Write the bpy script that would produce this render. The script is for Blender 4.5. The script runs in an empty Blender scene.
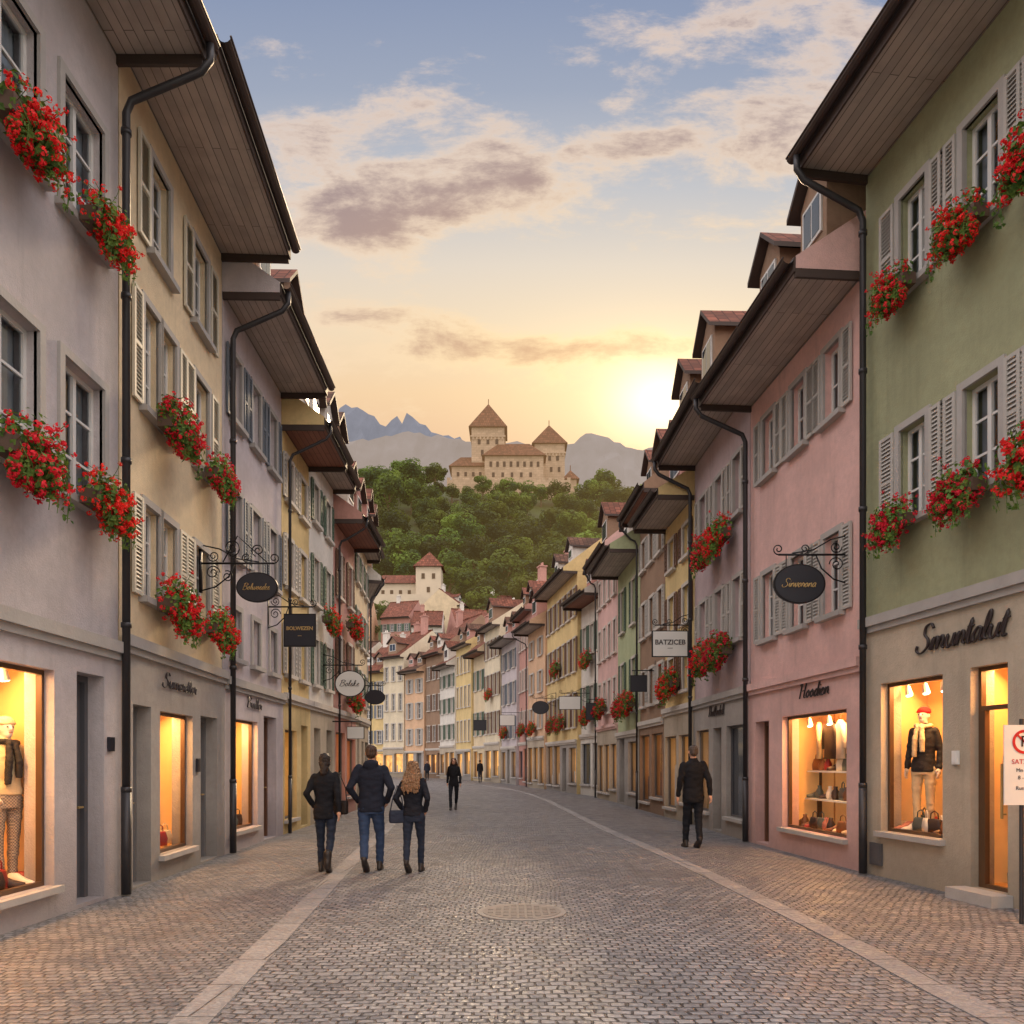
import bpy, bmesh, math, random, time
from mathutils import Vector, Matrix, noise
R = random.Random(7)
scene = bpy.context.scene
scene.view_settings.view_transform = 'Standard'; scene.view_settings.look = 'None'; scene.view_settings.exposure = 0
COL = bpy.data.collections.new('place')      # linked to the scene at the very end
TMP = bpy.data.scenes.new('workshop')
V = Vector
def S(r, g, b):
    f = lambda c: (c/255/12.92) if c/255 <= .04045 else ((c/255+.055)/1.055)**2.4
    return (f(r), f(g), f(b))
def interp(pts, x):
    if x <= pts[0][0]: return pts[0][1]
    for (a, b), (c, d) in zip(pts, pts[1:]):
        if x <= c: return b+(d-b)*(x-a)/(c-a)
    return pts[-1][1]
# ---------------------------------------------------------------- objects
def link(o, parent=None):
    COL.objects.link(o)
    if parent is not None: o.parent = parent
    return o
def evalmesh(o):
    TMP.collection.objects.link(o); vl = TMP.view_layers[0]; vl.update()
    me = bpy.data.meshes.new_from_object(o.evaluated_get(vl.depsgraph)); bpy.data.objects.remove(o); return me
def tag(o, label, cat, group=None, kind=None):
    if label: o['label'] = label
    if cat: o['category'] = cat
    if group: o['group'] = group
    if kind: o['kind'] = kind
    return o
def thing(name, label, cat, loc=(0, 0, 0), rotz=0, group=None):
    o = bpy.data.objects.new(name, None); o.empty_display_size = .2
    link(o); o.location = loc; o.rotation_euler = (0, 0, rotz)
    return tag(o, label, cat, group)
def inst(name, me, parent=None, loc=(0, 0, 0), rot=(0, 0, 0), scale=None):
    o = bpy.data.objects.new(name, me); link(o, parent); o.location = loc; o.rotation_euler = rot
    if scale: o.scale = scale
    return o
class MB:
    def __init__(s): s.v = []; s.f = []; s.m = []
    def face(s, pts, mi=0):
        n = len(s.v); s.v += [tuple(p) for p in pts]; s.f.append(tuple(range(n, n+len(pts)))); s.m.append(mi)
    def box(s, x0, x1, y0, y1, z0, z1, mi=0):
        n = len(s.v)
        s.v += [(x0,y0,z0),(x1,y0,z0),(x1,y1,z0),(x0,y1,z0),(x0,y0,z1),(x1,y0,z1),(x1,y1,z1),(x0,y1,z1)]
        for q in ((3,2,1,0),(4,5,6,7),(0,1,5,4),(1,2,6,5),(2,3,7,6),(3,0,4,7)):
            s.f.append(tuple(n+i for i in q)); s.m.append(mi)
    def loft(s, rings, mi=0, cap=True):
        n = len(s.v); k = len(rings[0])
        for r in rings: s.v += [tuple(p) for p in r]
        for i in range(len(rings)-1):
            for j in range(k):
                a = n+i*k+j; b = n+i*k+(j+1) % k
                s.f.append((a, b, b+k, a+k)); s.m.append(mi)
        if cap:
            s.f.append(tuple(n+j for j in reversed(range(k)))); s.m.append(mi)
            e = n+(len(rings)-1)*k
            s.f.append(tuple(e+j for j in range(k))); s.m.append(mi)
    def tube(s, pts, r, seg=8, mi=0):
        pts = [V(p) for p in pts]; rings = []
        if not isinstance(r, (list, tuple)): r = [r]*len(pts)
        ref = None
        for i, p in enumerate(pts):
            d = (pts[min(i+1, len(pts)-1)]-pts[max(i-1, 0)]).normalized()
            if ref is None: ref = V((0, 0, 1)) if abs(d.z) < .9 else V((0, 1, 0))
            a = d.cross(ref)
            if a.length < 1e-3: a = d.cross(V((1, 0, 0)))
            a.normalize(); b = d.cross(a).normalized()
            ref = a.cross(d)
            rings.append([p+a*math.cos(t)*r[i]+b*math.sin(t)*r[i] for t in [2*math.pi*j/seg for j in range(seg)]])
        s.loft(rings, mi)
    def ell(s, c, rx, ry, rz, seg=14, rn=8, mi=0):
        rings = []
        for i in range(rn+1):
            t = math.pi*(.04+.92*i/rn); z = -math.cos(t); q = math.sin(t)
            rings.append([(c[0]+rx*q*math.cos(u), c[1]+ry*q*math.sin(u), c[2]+rz*z) for u in [2*math.pi*j/seg for j in range(seg)]])
        s.loft(rings, mi)
    def cap(s, p0, r0, p1, r1, mi=0):
        p0 = V(p0); p1 = V(p1)
        s.tube([p0, p1], [r0, r1], 12, mi); s.ell(p0, r0, r0, r0, 12, 6, mi); s.ell(p1, r1, r1, r1, 12, 6, mi)
    def sect(s, secs, seg=20, mi=0, p=2.3):
        rings = []
        for (z, rx, ry, y, *xx) in secs:
            x0 = xx[0] if xx else 0
            ring = []
            for j in range(seg):
                u = 2*math.pi*j/seg; cu, su = math.cos(u), math.sin(u)
                ring.append((x0+rx*math.copysign(abs(cu)**(2/p), cu), y+ry*math.copysign(abs(su)**(2/p), su), z))
            rings.append(ring)
        s.loft(rings, mi)
    def mesh(s, name, mats, smooth=False, recalc=False):
        me = bpy.data.meshes.new(name); me.from_pydata(s.v, [], s.f)
        for m in mats: me.materials.append(m)
        me.polygons.foreach_set('material_index', s.m)
        if smooth: me.polygons.foreach_set('use_smooth', [True]*len(s.f))
        if recalc:
            bm = bmesh.new(); bm.from_mesh(me); bmesh.ops.recalc_face_normals(bm, faces=bm.faces); bm.to_mesh(me); bm.free()
        me.update(); return me
    def build(s, name, mats, parent=None, loc=(0, 0, 0), rot=(0, 0, 0), smooth=False, recalc=False):
        if not isinstance(mats, (list, tuple)): mats = [mats]
        return inst(name, s.mesh(name, mats, smooth, recalc), parent, loc, rot)
# ---------------------------------------------------------------- materials
def nodes(m):
    m.use_nodes = True; nt = m.node_tree; return nt, nt.nodes, nt.links
def put(nt, sock, v):
    if isinstance(v, bpy.types.NodeSocket): nt.links.new(v, sock)
    elif isinstance(v, (tuple, list)) and len(v) == 3 and sock.type == 'RGBA': sock.default_value = (*v, 1)
    else: sock.default_value = v
def mth(nt, op, a, b=0., c=None, clamp=False):
    n = nt.nodes.new('ShaderNodeMath'); n.operation = op; n.use_clamp = clamp
    put(nt, n.inputs[0], a); put(nt, n.inputs[1], b)
    if c is not None: put(nt, n.inputs[2], c)
    return n.outputs[0]
def mix(nt, f, a, b, mode='MIX'):
    n = nt.nodes.new('ShaderNodeMix'); n.data_type = 'RGBA'; n.blend_type = mode
    put(nt, n.inputs[0], f); put(nt, n.inputs[6], a); put(nt, n.inputs[7], b); return n.outputs[2]
def mrange(nt, v, a, b, c=0., d=1., smooth=True):
    n = nt.nodes.new('ShaderNodeMapRange'); n.interpolation_type = 'SMOOTHSTEP' if smooth else 'LINEAR'
    put(nt, n.inputs[0], v); n.inputs[1].default_value = a; n.inputs[2].default_value = b
    n.inputs[3].default_value = c; n.inputs[4].default_value = d; return n.outputs[0]
def nz(nt, vec, scale, detail=4, rough=.5, dist=0.):
    n = nt.nodes.new('ShaderNodeTexNoise'); n.inputs['Scale'].default_value = scale
    n.inputs['Detail'].default_value = detail; n.inputs['Roughness'].default_value = rough
    n.inputs['Distortion'].default_value = dist
    if vec is not None: nt.links.new(vec, n.inputs['Vector'])
    return n.outputs[0]
def objco(nt): return nt.nodes.new('ShaderNodeTexCoord').outputs['Object']
def bump(nt, b, h, strength, dist=.02):
    n = nt.nodes.new('ShaderNodeBump'); n.inputs['Strength'].default_value = strength
    n.inputs['Distance'].default_value = dist; nt.links.new(h, n.inputs['Height']); nt.links.new(n.outputs[0], b.inputs['Normal'])
def paint_haze(nt, painted_haze):  # mixes emission into the surface to imitate hazy air in front of it
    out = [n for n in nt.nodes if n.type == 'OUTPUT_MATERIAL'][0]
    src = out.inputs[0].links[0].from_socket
    e = nt.nodes.new('ShaderNodeEmission'); e.inputs[0].default_value = (*painted_haze[0], 1)
    mx = nt.nodes.new('ShaderNodeMixShader'); mx.inputs[0].default_value = painted_haze[1]
    if len(painted_haze) > 2:   # painted glow imitates thicker air toward the sun side of the valley
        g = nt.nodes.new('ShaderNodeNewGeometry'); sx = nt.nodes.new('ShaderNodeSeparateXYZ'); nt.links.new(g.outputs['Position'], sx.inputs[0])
        nt.links.new(mrange(nt, sx.outputs[0], -60, 45, painted_haze[1], painted_haze[2], False), mx.inputs[0])
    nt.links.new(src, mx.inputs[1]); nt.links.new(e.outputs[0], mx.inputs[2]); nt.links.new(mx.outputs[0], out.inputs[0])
def mat(name, col, rough=.8, var=.15, vs=3., bs=0, bstr=.2, metal=0, emis=0, painted_haze=None, spec=.5):
    m = bpy.data.materials.new(name); nt, N, L = nodes(m); b = N['Principled BSDF']
    co = objco(nt)
    c = mix(nt, nz(nt, co, vs, 3, .6), tuple(x*(1-var*1.6) for x in col), tuple(min(1, x*(1+var*1.2)) for x in col))
    L.new(c, b.inputs['Base Color']); b.inputs['Roughness'].default_value = rough; b.inputs['Metallic'].default_value = metal
    b.inputs['Specular IOR Level'].default_value = spec
    if bs: bump(nt, b, nz(nt, co, bs, 2, .6), bstr)
    if emis: L.new(c, b.inputs['Emission Color']); b.inputs['Emission Strength'].default_value = emis
    if painted_haze: paint_haze(nt, painted_haze)
    return m
def stucco(name, col, painted_haze=None):
    m = bpy.data.materials.new(name); nt, N, L = nodes(m); b = N['Principled BSDF']; co = objco(nt)
    n1 = nz(nt, co, .7, 5, .65); n2 = nz(nt, co, 9., 3, .7)
    mp = N.new('ShaderNodeMapping'); mp.inputs['Scale'].default_value = (3.5, 3.5, .35); L.new(co, mp.inputs[0])
    st = nz(nt, mp.outputs[0], 1.2, 4, .6)
    c = mix(nt, mrange(nt, n1, .3, .7), tuple(x*.82 for x in col), tuple(min(1, x*1.06) for x in col))
    c = mix(nt, mrange(nt, n2, .35, .7, 0, .36), c, tuple(x*.72 for x in col))
    c = mix(nt, mrange(nt, st, .52, .78, 0, .45), c, tuple(x*.55 for x in col))
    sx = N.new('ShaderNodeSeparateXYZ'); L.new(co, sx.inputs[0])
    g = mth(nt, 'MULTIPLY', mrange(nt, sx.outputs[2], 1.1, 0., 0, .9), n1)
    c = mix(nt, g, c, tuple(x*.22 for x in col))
    L.new(c, b.inputs['Base Color']); b.inputs['Roughness'].default_value = .88; b.inputs['Specular IOR Level'].default_value = .25
    bump(nt, b, nz(nt, co, 40., 3, .8), .6, .016)
    if painted_haze: paint_haze(nt, painted_haze)
    return m
def tiles(name, col, painted_haze=None, sc=1.):
    m = bpy.data.materials.new(name); nt, N, L = nodes(m); b = N['Principled BSDF']; co = objco(nt)
    br = N.new('ShaderNodeTexBrick'); L.new(co, br.inputs['Vector'])
    br.inputs['Scale'].default_value = 1; br.inputs['Brick Width'].default_value = .2*sc; br.inputs['Row Height'].default_value = .22*sc
    br.inputs['Mortar Size'].default_value = .016*sc; br.inputs['Mortar Smooth'].default_value = .3
    br.inputs['Color1'].default_value = (*[x*.6 for x in col], 1); br.inputs['Color2'].default_value = (*[x*1.4 for x in col], 1)
    br.inputs['Mortar'].default_value = (*[x*.25 for x in col], 1)
    c = mix(nt, mrange(nt, nz(nt, co, 1.3, 4, .7), .35, .7, 0, .7), br.outputs[0], (col[0]*.5, col[1]*.65, col[2]*.7))
    L.new(c, b.inputs['Base Color']); b.inputs['Roughness'].default_value = .85; b.inputs['Specular IOR Level'].default_value = .2
    bump(nt, b, br.outputs['Fac'], -.7, .04)
    if painted_haze: paint_haze(nt, painted_haze)
    return m
def boards(name, col):
    m = bpy.data.materials.new(name); nt, N, L = nodes(m); b = N['Principled BSDF']; co = objco(nt)
    br = N.new('ShaderNodeTexBrick'); L.new(co, br.inputs['Vector'])
    br.offset = .5; br.inputs['Scale'].default_value = 1; br.inputs['Brick Width'].default_value = 3.2; br.inputs['Row Height'].default_value = .115
    br.inputs['Mortar Size'].default_value = .006
    br.inputs['Color1'].default_value = (*[x*.86 for x in col], 1); br.inputs['Color2'].default_value = (*[x*1.1 for x in col], 1)
    br.inputs['Mortar'].default_value = (*[x*.3 for x in col], 1)
    c = mix(nt, mrange(nt, nz(nt, co, 2., 4, .6), .4, .7, 0, .5), br.outputs[0], tuple(x*.6 for x in col))
    L.new(c, b.inputs['Base Color']); b.inputs['Roughness'].default_value = .7
    bump(nt, b, br.outputs['Fac'], -.5, .02); return m
def cobbles(name, c1, c2, mortar, w, h, rough=.5, warp=.02, mort=.012, big=.55):
    m = bpy.data.materials.new(name); nt, N, L = nodes(m); b = N['Principled BSDF']; co = objco(nt)
    nn = N.new('ShaderNodeTexNoise'); nn.inputs['Scale'].default_value = 7; nn.inputs['Detail'].default_value = 2; L.new(co, nn.inputs[0])
    vm = N.new('ShaderNodeVectorMath'); vm.operation = 'MULTIPLY_ADD'; L.new(nn.outputs['Color'], vm.inputs[0])
    vm.inputs[1].default_value = (warp*2, warp*2, 0); L.new(co, vm.inputs[2])
    n3 = N.new('ShaderNodeTexNoise'); n3.inputs['Scale'].default_value = .55; n3.inputs['Detail'].default_value = 1; L.new(co, n3.inputs[0])
    vm2 = N.new('ShaderNodeVectorMath'); vm2.operation = 'MULTIPLY_ADD'; L.new(n3.outputs['Color'], vm2.inputs[0])
    vm2.inputs[1].default_value = (.25, big, 0); L.new(vm.outputs[0], vm2.inputs[2])
    br = N.new('ShaderNodeTexBrick'); L.new(vm2.outputs[0], br.inputs['Vector'])
    br.inputs['Scale'].default_value = 1; br.inputs['Brick Width'].default_value = w; br.inputs['Row Height'].default_value = h
    br.inputs['Mortar Size'].default_value = mort; br.inputs['Mortar Smooth'].default_value = .8; br.inputs['Bias'].default_value = -.1
    br.inputs['Color1'].default_value = (*c1, 1); br.inputs['Color2'].default_value = (*c2, 1); br.inputs['Mortar'].default_value = (*mortar, 1)
    c = mix(nt, mrange(nt, nz(nt, co, .5, 4, .6), .35, .7, 0, .5), br.outputs[0], tuple(x*.5 for x in c1))
    c = mix(nt, mrange(nt, nz(nt, co, 30., 3, .6), .4, .75, 0, .45), c, tuple(x*1.45 for x in c2))
    L.new(c, b.inputs['Base Color'])
    L.new(mrange(nt, nz(nt, co, 3., 3), .3, .7, rough-.12, rough+.2), b.inputs['Roughness'])
    hgt = mth(nt, 'SUBTRACT', mth(nt, 'MULTIPLY', nz(nt, co, 16., 3, .5), .9), br.outputs['Fac'])
    bump(nt, b, hgt, 1., .024); return m
def emit(name, col, st):
    m = bpy.data.materials.new(name); nt, N, L = nodes(m); b = N['Principled BSDF']
    b.inputs['Base Color'].default_value = (*[x*.5 for x in col], 1)
    co = objco(nt); c = mix(nt, mrange(nt, nz(nt, co, 2.2, 3), .3, .7), tuple(x*.5 for x in col), col)
    L.new(c, b.inputs['Emission Color']); b.inputs['Emission Strength'].default_value = st; return m
def glass(name, refl=.25, tint=(1, 1, 1)):
    m = bpy.data.materials.new(name); nt, N, L = nodes(m); N.remove(N['Principled BSDF'])
    t = N.new('ShaderNodeBsdfTransparent'); t.inputs[0].default_value = (*tint, 1); g = N.new('ShaderNodeBsdfGlossy'); g.inputs['Roughness'].default_value = .02
    lw = N.new('ShaderNodeLayerWeight'); lw.inputs[0].default_value = refl
    f = mth(nt, 'MULTIPLY', lw.outputs['Fresnel'], .8)
    mx = N.new('ShaderNodeMixShader'); L.new(f, mx.inputs[0]); L.new(t.outputs[0], mx.inputs[1]); L.new(g.outputs[0], mx.inputs[2])
    L.new(mx.outputs[0], N['Material Output'].inputs[0]); return m
def leafmat(name, c1, c2, vs=.6, trans=.3, painted_haze=None, rnd=.5):
    m = bpy.data.materials.new(name); nt, N, L = nodes(m); b = N['Principled BSDF']; co = objco(nt)
    c = mix(nt, mrange(nt, nz(nt, co, vs, 3, .65), .35, .65), c1, c2)
    oi = N.new('ShaderNodeObjectInfo'); hs = N.new('ShaderNodeHueSaturation')
    L.new(mrange(nt, oi.outputs['Random'], 0, 1, .5-.03*rnd, .5+.02*rnd, False), hs.inputs['Hue'])
    L.new(mrange(nt, oi.outputs['Random'], 0, 1, 1-.5*rnd, 1+.7*rnd, False), hs.inputs['Value'])
    L.new(c, hs.inputs['Color']); L.new(hs.outputs[0], b.inputs['Base Color']); b.inputs['Roughness'].default_value = .6
    b.inputs['Specular IOR Level'].default_value = .3
    if trans:
        t = N.new('ShaderNodeBsdfTranslucent'); L.new(hs.outputs[0], t.inputs[0])
        mx = N.new('ShaderNodeMixShader'); mx.inputs[0].default_value = trans
        L.new(b.outputs[0], mx.inputs[1]); L.new(t.outputs[0], mx.inputs[2]); L.new(mx.outputs[0], N['Material Output'].inputs[0])
    if painted_haze: paint_haze(nt, painted_haze)
    return m
HZ_PAINT = (S(244, 196, 128), .04, .14)  # warm hazy glow painted into hill and bark, weakest and strongest share
W_ = dict(
    greylilac=stucco('grey_lilac_stucco', S(196, 188, 188)), beige=stucco('beige_stucco', S(226, 206, 172)),
    lilac=stucco('lilac_stucco', S(204, 194, 196)), yellow=stucco('yellow_stucco', S(228, 202, 146)),
    white=stucco('white_stucco', S(228, 222, 212)), pink=stucco('pink_stucco', S(226, 186, 178)),
    green=stucco('sage_green_stucco', S(164, 166, 132)), paleg=stucco('pale_green_stucco', S(184, 192, 152)),
    brown=stucco('brown_stucco', S(160, 132, 110)), peach=stucco('peach_stucco', S(226, 188, 154)),
    rose=stucco('rose_stucco', S(198, 150, 138)), cream=stucco('cream_stucco', S(230, 216, 188)),
    sand=stucco('sandstone', S(194, 180, 160)), greyst=stucco('grey_stone', S(174, 167, 160)), mauve=stucco('mauve_stucco', S(192, 172, 172)))
NAMES = dict(greylilac='grey lilac', beige='beige', lilac='lilac', yellow='yellow', white='white', pink='pink', green='sage green',
             paleg='pale green', brown='brown', peach='peach', rose='rose red', cream='cream', mauve='mauve')
ROOF = [tiles('roof_tiles_red_brown', S(124, 76, 60)), tiles('roof_tiles_brown', S(106, 76, 62)), tiles('roof_tiles_dull_red', S(134, 84, 68))]
SOFF = boards('soffit_boards', S(180, 168, 158)); SOFFR = boards('reddish_soffit_boards', S(144, 96, 78))
FASC = mat('dark_fascia', S(70, 56, 50), .6, .2)
GUT = mat('gutter_metal', S(76, 64, 60), .45, .2, metal=.4)
PIPE = mat('downpipe_metal', S(60, 58, 60), .45, .2, metal=.4)
STONE = mat('window_stone', S(170, 165, 160), .8, .14, 4, 30, .2)
STONEL = mat('pale_window_stone', S(200, 192, 182), .8, .12, 4)
SASH = mat('white_sash_paint', S(214, 212, 208), .5, .06)
DARK = mat('dark_room', S(46, 46, 50), .9, .2)
CURT = mat('net_curtain', S(184, 186, 188), .9, .1, 8)
PANE = mat('window_pane_dark', S(50, 56, 66), .06, .5, 1.1, spec=.9)
GL = glass('window_glass', .35, (.75, .8, .85)); GLS = glass('shop_glass', .08)
SHUT = dict(grey=mat('grey_shutter_paint', S(178, 173, 166), .6, .1), green=mat('green_shutter_paint', S(84, 104, 88), .6, .12),
            brown=mat('brown_shutter_paint', S(112, 82, 64), .6, .12), cream=mat('cream_shutter_paint', S(200, 192, 174), .6, .1), blue=mat('blue_grey_shutter_paint', S(112, 120, 130), .6, .1))
IRON = mat('wrought_iron', S(38, 36, 38), .45, .2, metal=.6)
GOLD = mat('brass_letters', S(190, 160, 104), .4, .1, metal=.4)
BLACKP = mat('black_sign_paint', S(40, 40, 48), .4, .15)
WHITEP = mat('white_sign_paint', S(226, 224, 218), .5, .06)
LETTER = mat('dark_letters', S(50, 40, 40), .4, .1)
FRAMEW = mat('shop_frame_bronze', S(96, 70, 48), .4, .15, metal=.2)
FRAMED = mat('shop_frame_grey', S(84, 82, 84), .5, .15)
DOORM = [mat('grey_door', S(116, 114, 114), .5, .12), mat('brown_door', S(104, 72, 52), .5, .15), mat('charcoal_door', S(84, 84, 88), .5, .12)]
INTW = mat('shop_interior_wall', S(240, 194, 126), .7, .12, 2, emis=.1)  # walls also given a faint warm glow of their own, besides the lamps
INTF = mat('shop_display_floor', S(200, 150, 90), .5, .1)
LIT = emit('lit_shop_glow', (1., .50, .15), 1.2)
LAMPW = emit('spot_lamp_glow', (1., .86, .6), 6)
# ---------------------------------------------------------------- world and light
SUNAZ, SUNEL = math.radians(10.8), math.radians(24)
def make_world():
    w = bpy.data.worlds.new('World'); scene.world = w; nt, N, L = nodes(w)
    bg = N['Background']; tc = N.new('ShaderNodeTexCoord'); sx = N.new('ShaderNodeSeparateXYZ'); L.new(tc.outputs['Generated'], sx.inputs[0])
    X, Y, Z = sx.outputs
    yy = mth(nt, 'MAXIMUM', mth(nt, 'ABSOLUTE', Y), .12)
    a = mth(nt, 'DIVIDE', X, yy); b = mth(nt, 'DIVIDE', Z, yy)
    cr = N.new('ShaderNodeValToRGB'); L.new(mth(nt, 'MULTIPLY', b, 1., clamp=True), cr.inputs[0])
    e = cr.color_ramp.elements
    stops = [(0, S(222, 176, 140)), (.38, S(230, 188, 152)), (.46, S(240, 206, 166)), (.54, S(238, 216, 186)), (.62, S(224, 212, 198)),
             (.72, S(192, 194, 200)), (.84, S(158, 168, 188)), (1., S(132, 147, 178))]
    e[0].position = 0; e[0].color = (*stops[0][1], 1); e[1].position = 1; e[1].color = (*stops[-1][1], 1)
    for p, c in stops[1:-1]:
        q = e.new(p); q.color = (*c, 1)
    col = cr.outputs[0]
    def gauss(a0, b0, sa, sb):
        u = mth(nt, 'DIVIDE', mth(nt, 'SUBTRACT', a, a0), sa); v = mth(nt, 'DIVIDE', mth(nt, 'SUBTRACT', b, b0), sb)
        s = mth(nt, 'ADD', mth(nt, 'MULTIPLY', u, u), mth(nt, 'MULTIPLY', v, v))
        return mth(nt, 'POWER', 2.71828, mth(nt, 'MULTIPLY', s, -1.))
    cb = N.new('ShaderNodeCombineXYZ'); L.new(a, cb.inputs[0]); L.new(mth(nt, 'MULTIPLY', b, 2.3), cb.inputs[1]); cb.inputs[2].default_value = 3.7
    n1 = nz(nt, cb.outputs[0], 5.6, 10, .66, .15)
    lob = None
    for (px, py, sx_, sy_, am) in [(385, 212, 150, 46, .26), (630, 142, 150, 36, .21), (790, 96, 110, 50, .20), (350, 312, 120, 18, .20), (570, 350, 240, 22, .24),
                                   (330, 122, 110, 26, .10), (780, 20, 150, 34, .12), (500, 30, 160, 40, -.08), (640, 255, 220, 34, -.10)]:
        g = mth(nt, 'MULTIPLY', gauss((px-512)/800, (762-py)/800, sx_/800, sy_/800), am)
        lob = g if lob is None else mth(nt, 'ADD', lob, g)
    dens = mth(nt, 'ADD', n1, lob)
    d1 = mrange(nt, dens, .50, .70); d2 = mrange(nt, dens, .62, .84)
    near = gauss(.19, .46, .5, .24)
    edge = mix(nt, near, S(234, 212, 196), S(255, 222, 170)); core = mix(nt, near, S(142, 128, 138), S(206, 160, 128))
    col = mix(nt, mth(nt, 'MULTIPLY', d1, .88), col, edge); col = mix(nt, mth(nt, 'MULTIPLY', d2, .88), col, core)
    def addc(c, f, rgb): return mix(nt, f, c, rgb, 'ADD')
    front = mrange(nt, Y, 0., .2)
    col = addc(col, mth(nt, 'MULTIPLY', gauss(.19, .45, .06, .045), front), (.9, .8, .6))
    col = addc(col, mth(nt, 'MULTIPLY', gauss(.19, .445, .17, .10), front), (.40, .30, .13))
    col = addc(col, mth(nt, 'MULTIPLY', gauss(.19, .45, .45, .24), front), (.10, .07, .02))
    zen = mrange(nt, b, 1.05, 2.0); back = mrange(nt, Y, .1, -.4)
    col = mix(nt, zen, col, (.58, .56, .59)); col = mix(nt, back, col, (.67, .60, .57))
    boost = mth(nt, 'ADD', 1., mth(nt, 'ADD', mth(nt, 'MULTIPLY', zen, 1.9), mth(nt, 'MULTIPLY', back, 1.35)))
    vm = N.new('ShaderNodeVectorMath'); vm.operation = 'SCALE'; L.new(col, vm.inputs[0]); L.new(boost, vm.inputs['Scale'])
    L.new(vm.outputs[0], bg.inputs[0]); bg.inputs[1].default_value = 1.0
    sky = N.new('ShaderNodeTexSky'); sky.sky_type = 'NISHITA'; sky.sun_disc = False; sky.sun_elevation = SUNEL; sky.sun_rotation = SUNAZ
    bg2 = N.new('ShaderNodeBackground'); L.new(sky.outputs[0], bg2.inputs[0]); bg2.inputs[1].default_value = .001
    ad = N.new('ShaderNodeAddShader'); L.new(bg.outputs[0], ad.inputs[0]); L.new(bg2.outputs[0], ad.inputs[1]); L.new(ad.outputs[0], N['World Output'].inputs[0])
make_world()
sl = bpy.data.lights.new('Sun', 'SUN'); sl.energy = 2.3; sl.angle = math.radians(8); sl.color = (1., .74, .46)
so = bpy.data.objects.new('Sun', sl); link(so)
so.rotation_euler = V((math.sin(SUNAZ)*math.cos(SUNEL), math.cos(SUNAZ)*math.cos(SUNEL), math.sin(SUNEL))).to_track_quat('Z', 'Y').to_euler()
def area(loc, sx, sy, power, rz, col=(1, .50, .17), tilt=-.65):
    l = bpy.data.lights.new('shop_light', 'AREA'); l.shape = 'RECTANGLE'; l.size = sx; l.size_y = sy; l.energy = power; l.color = col
    o = bpy.data.objects.new('shop_light', l); link(o); o.location = loc; o.rotation_euler = (tilt, 0, rz); return o
cam = bpy.data.cameras.new('Camera'); co_ = bpy.data.objects.new('Camera', cam); link(co_)
co_.location = (0, 0, 1.55); co_.rotation_euler = (math.pi/2, 0, 0); cam.lens = 28.125; cam.sensor_width = 36; cam.shift_y = .244
cam.clip_end = 9000; cam.clip_start = .05; scene.camera = co_
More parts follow.
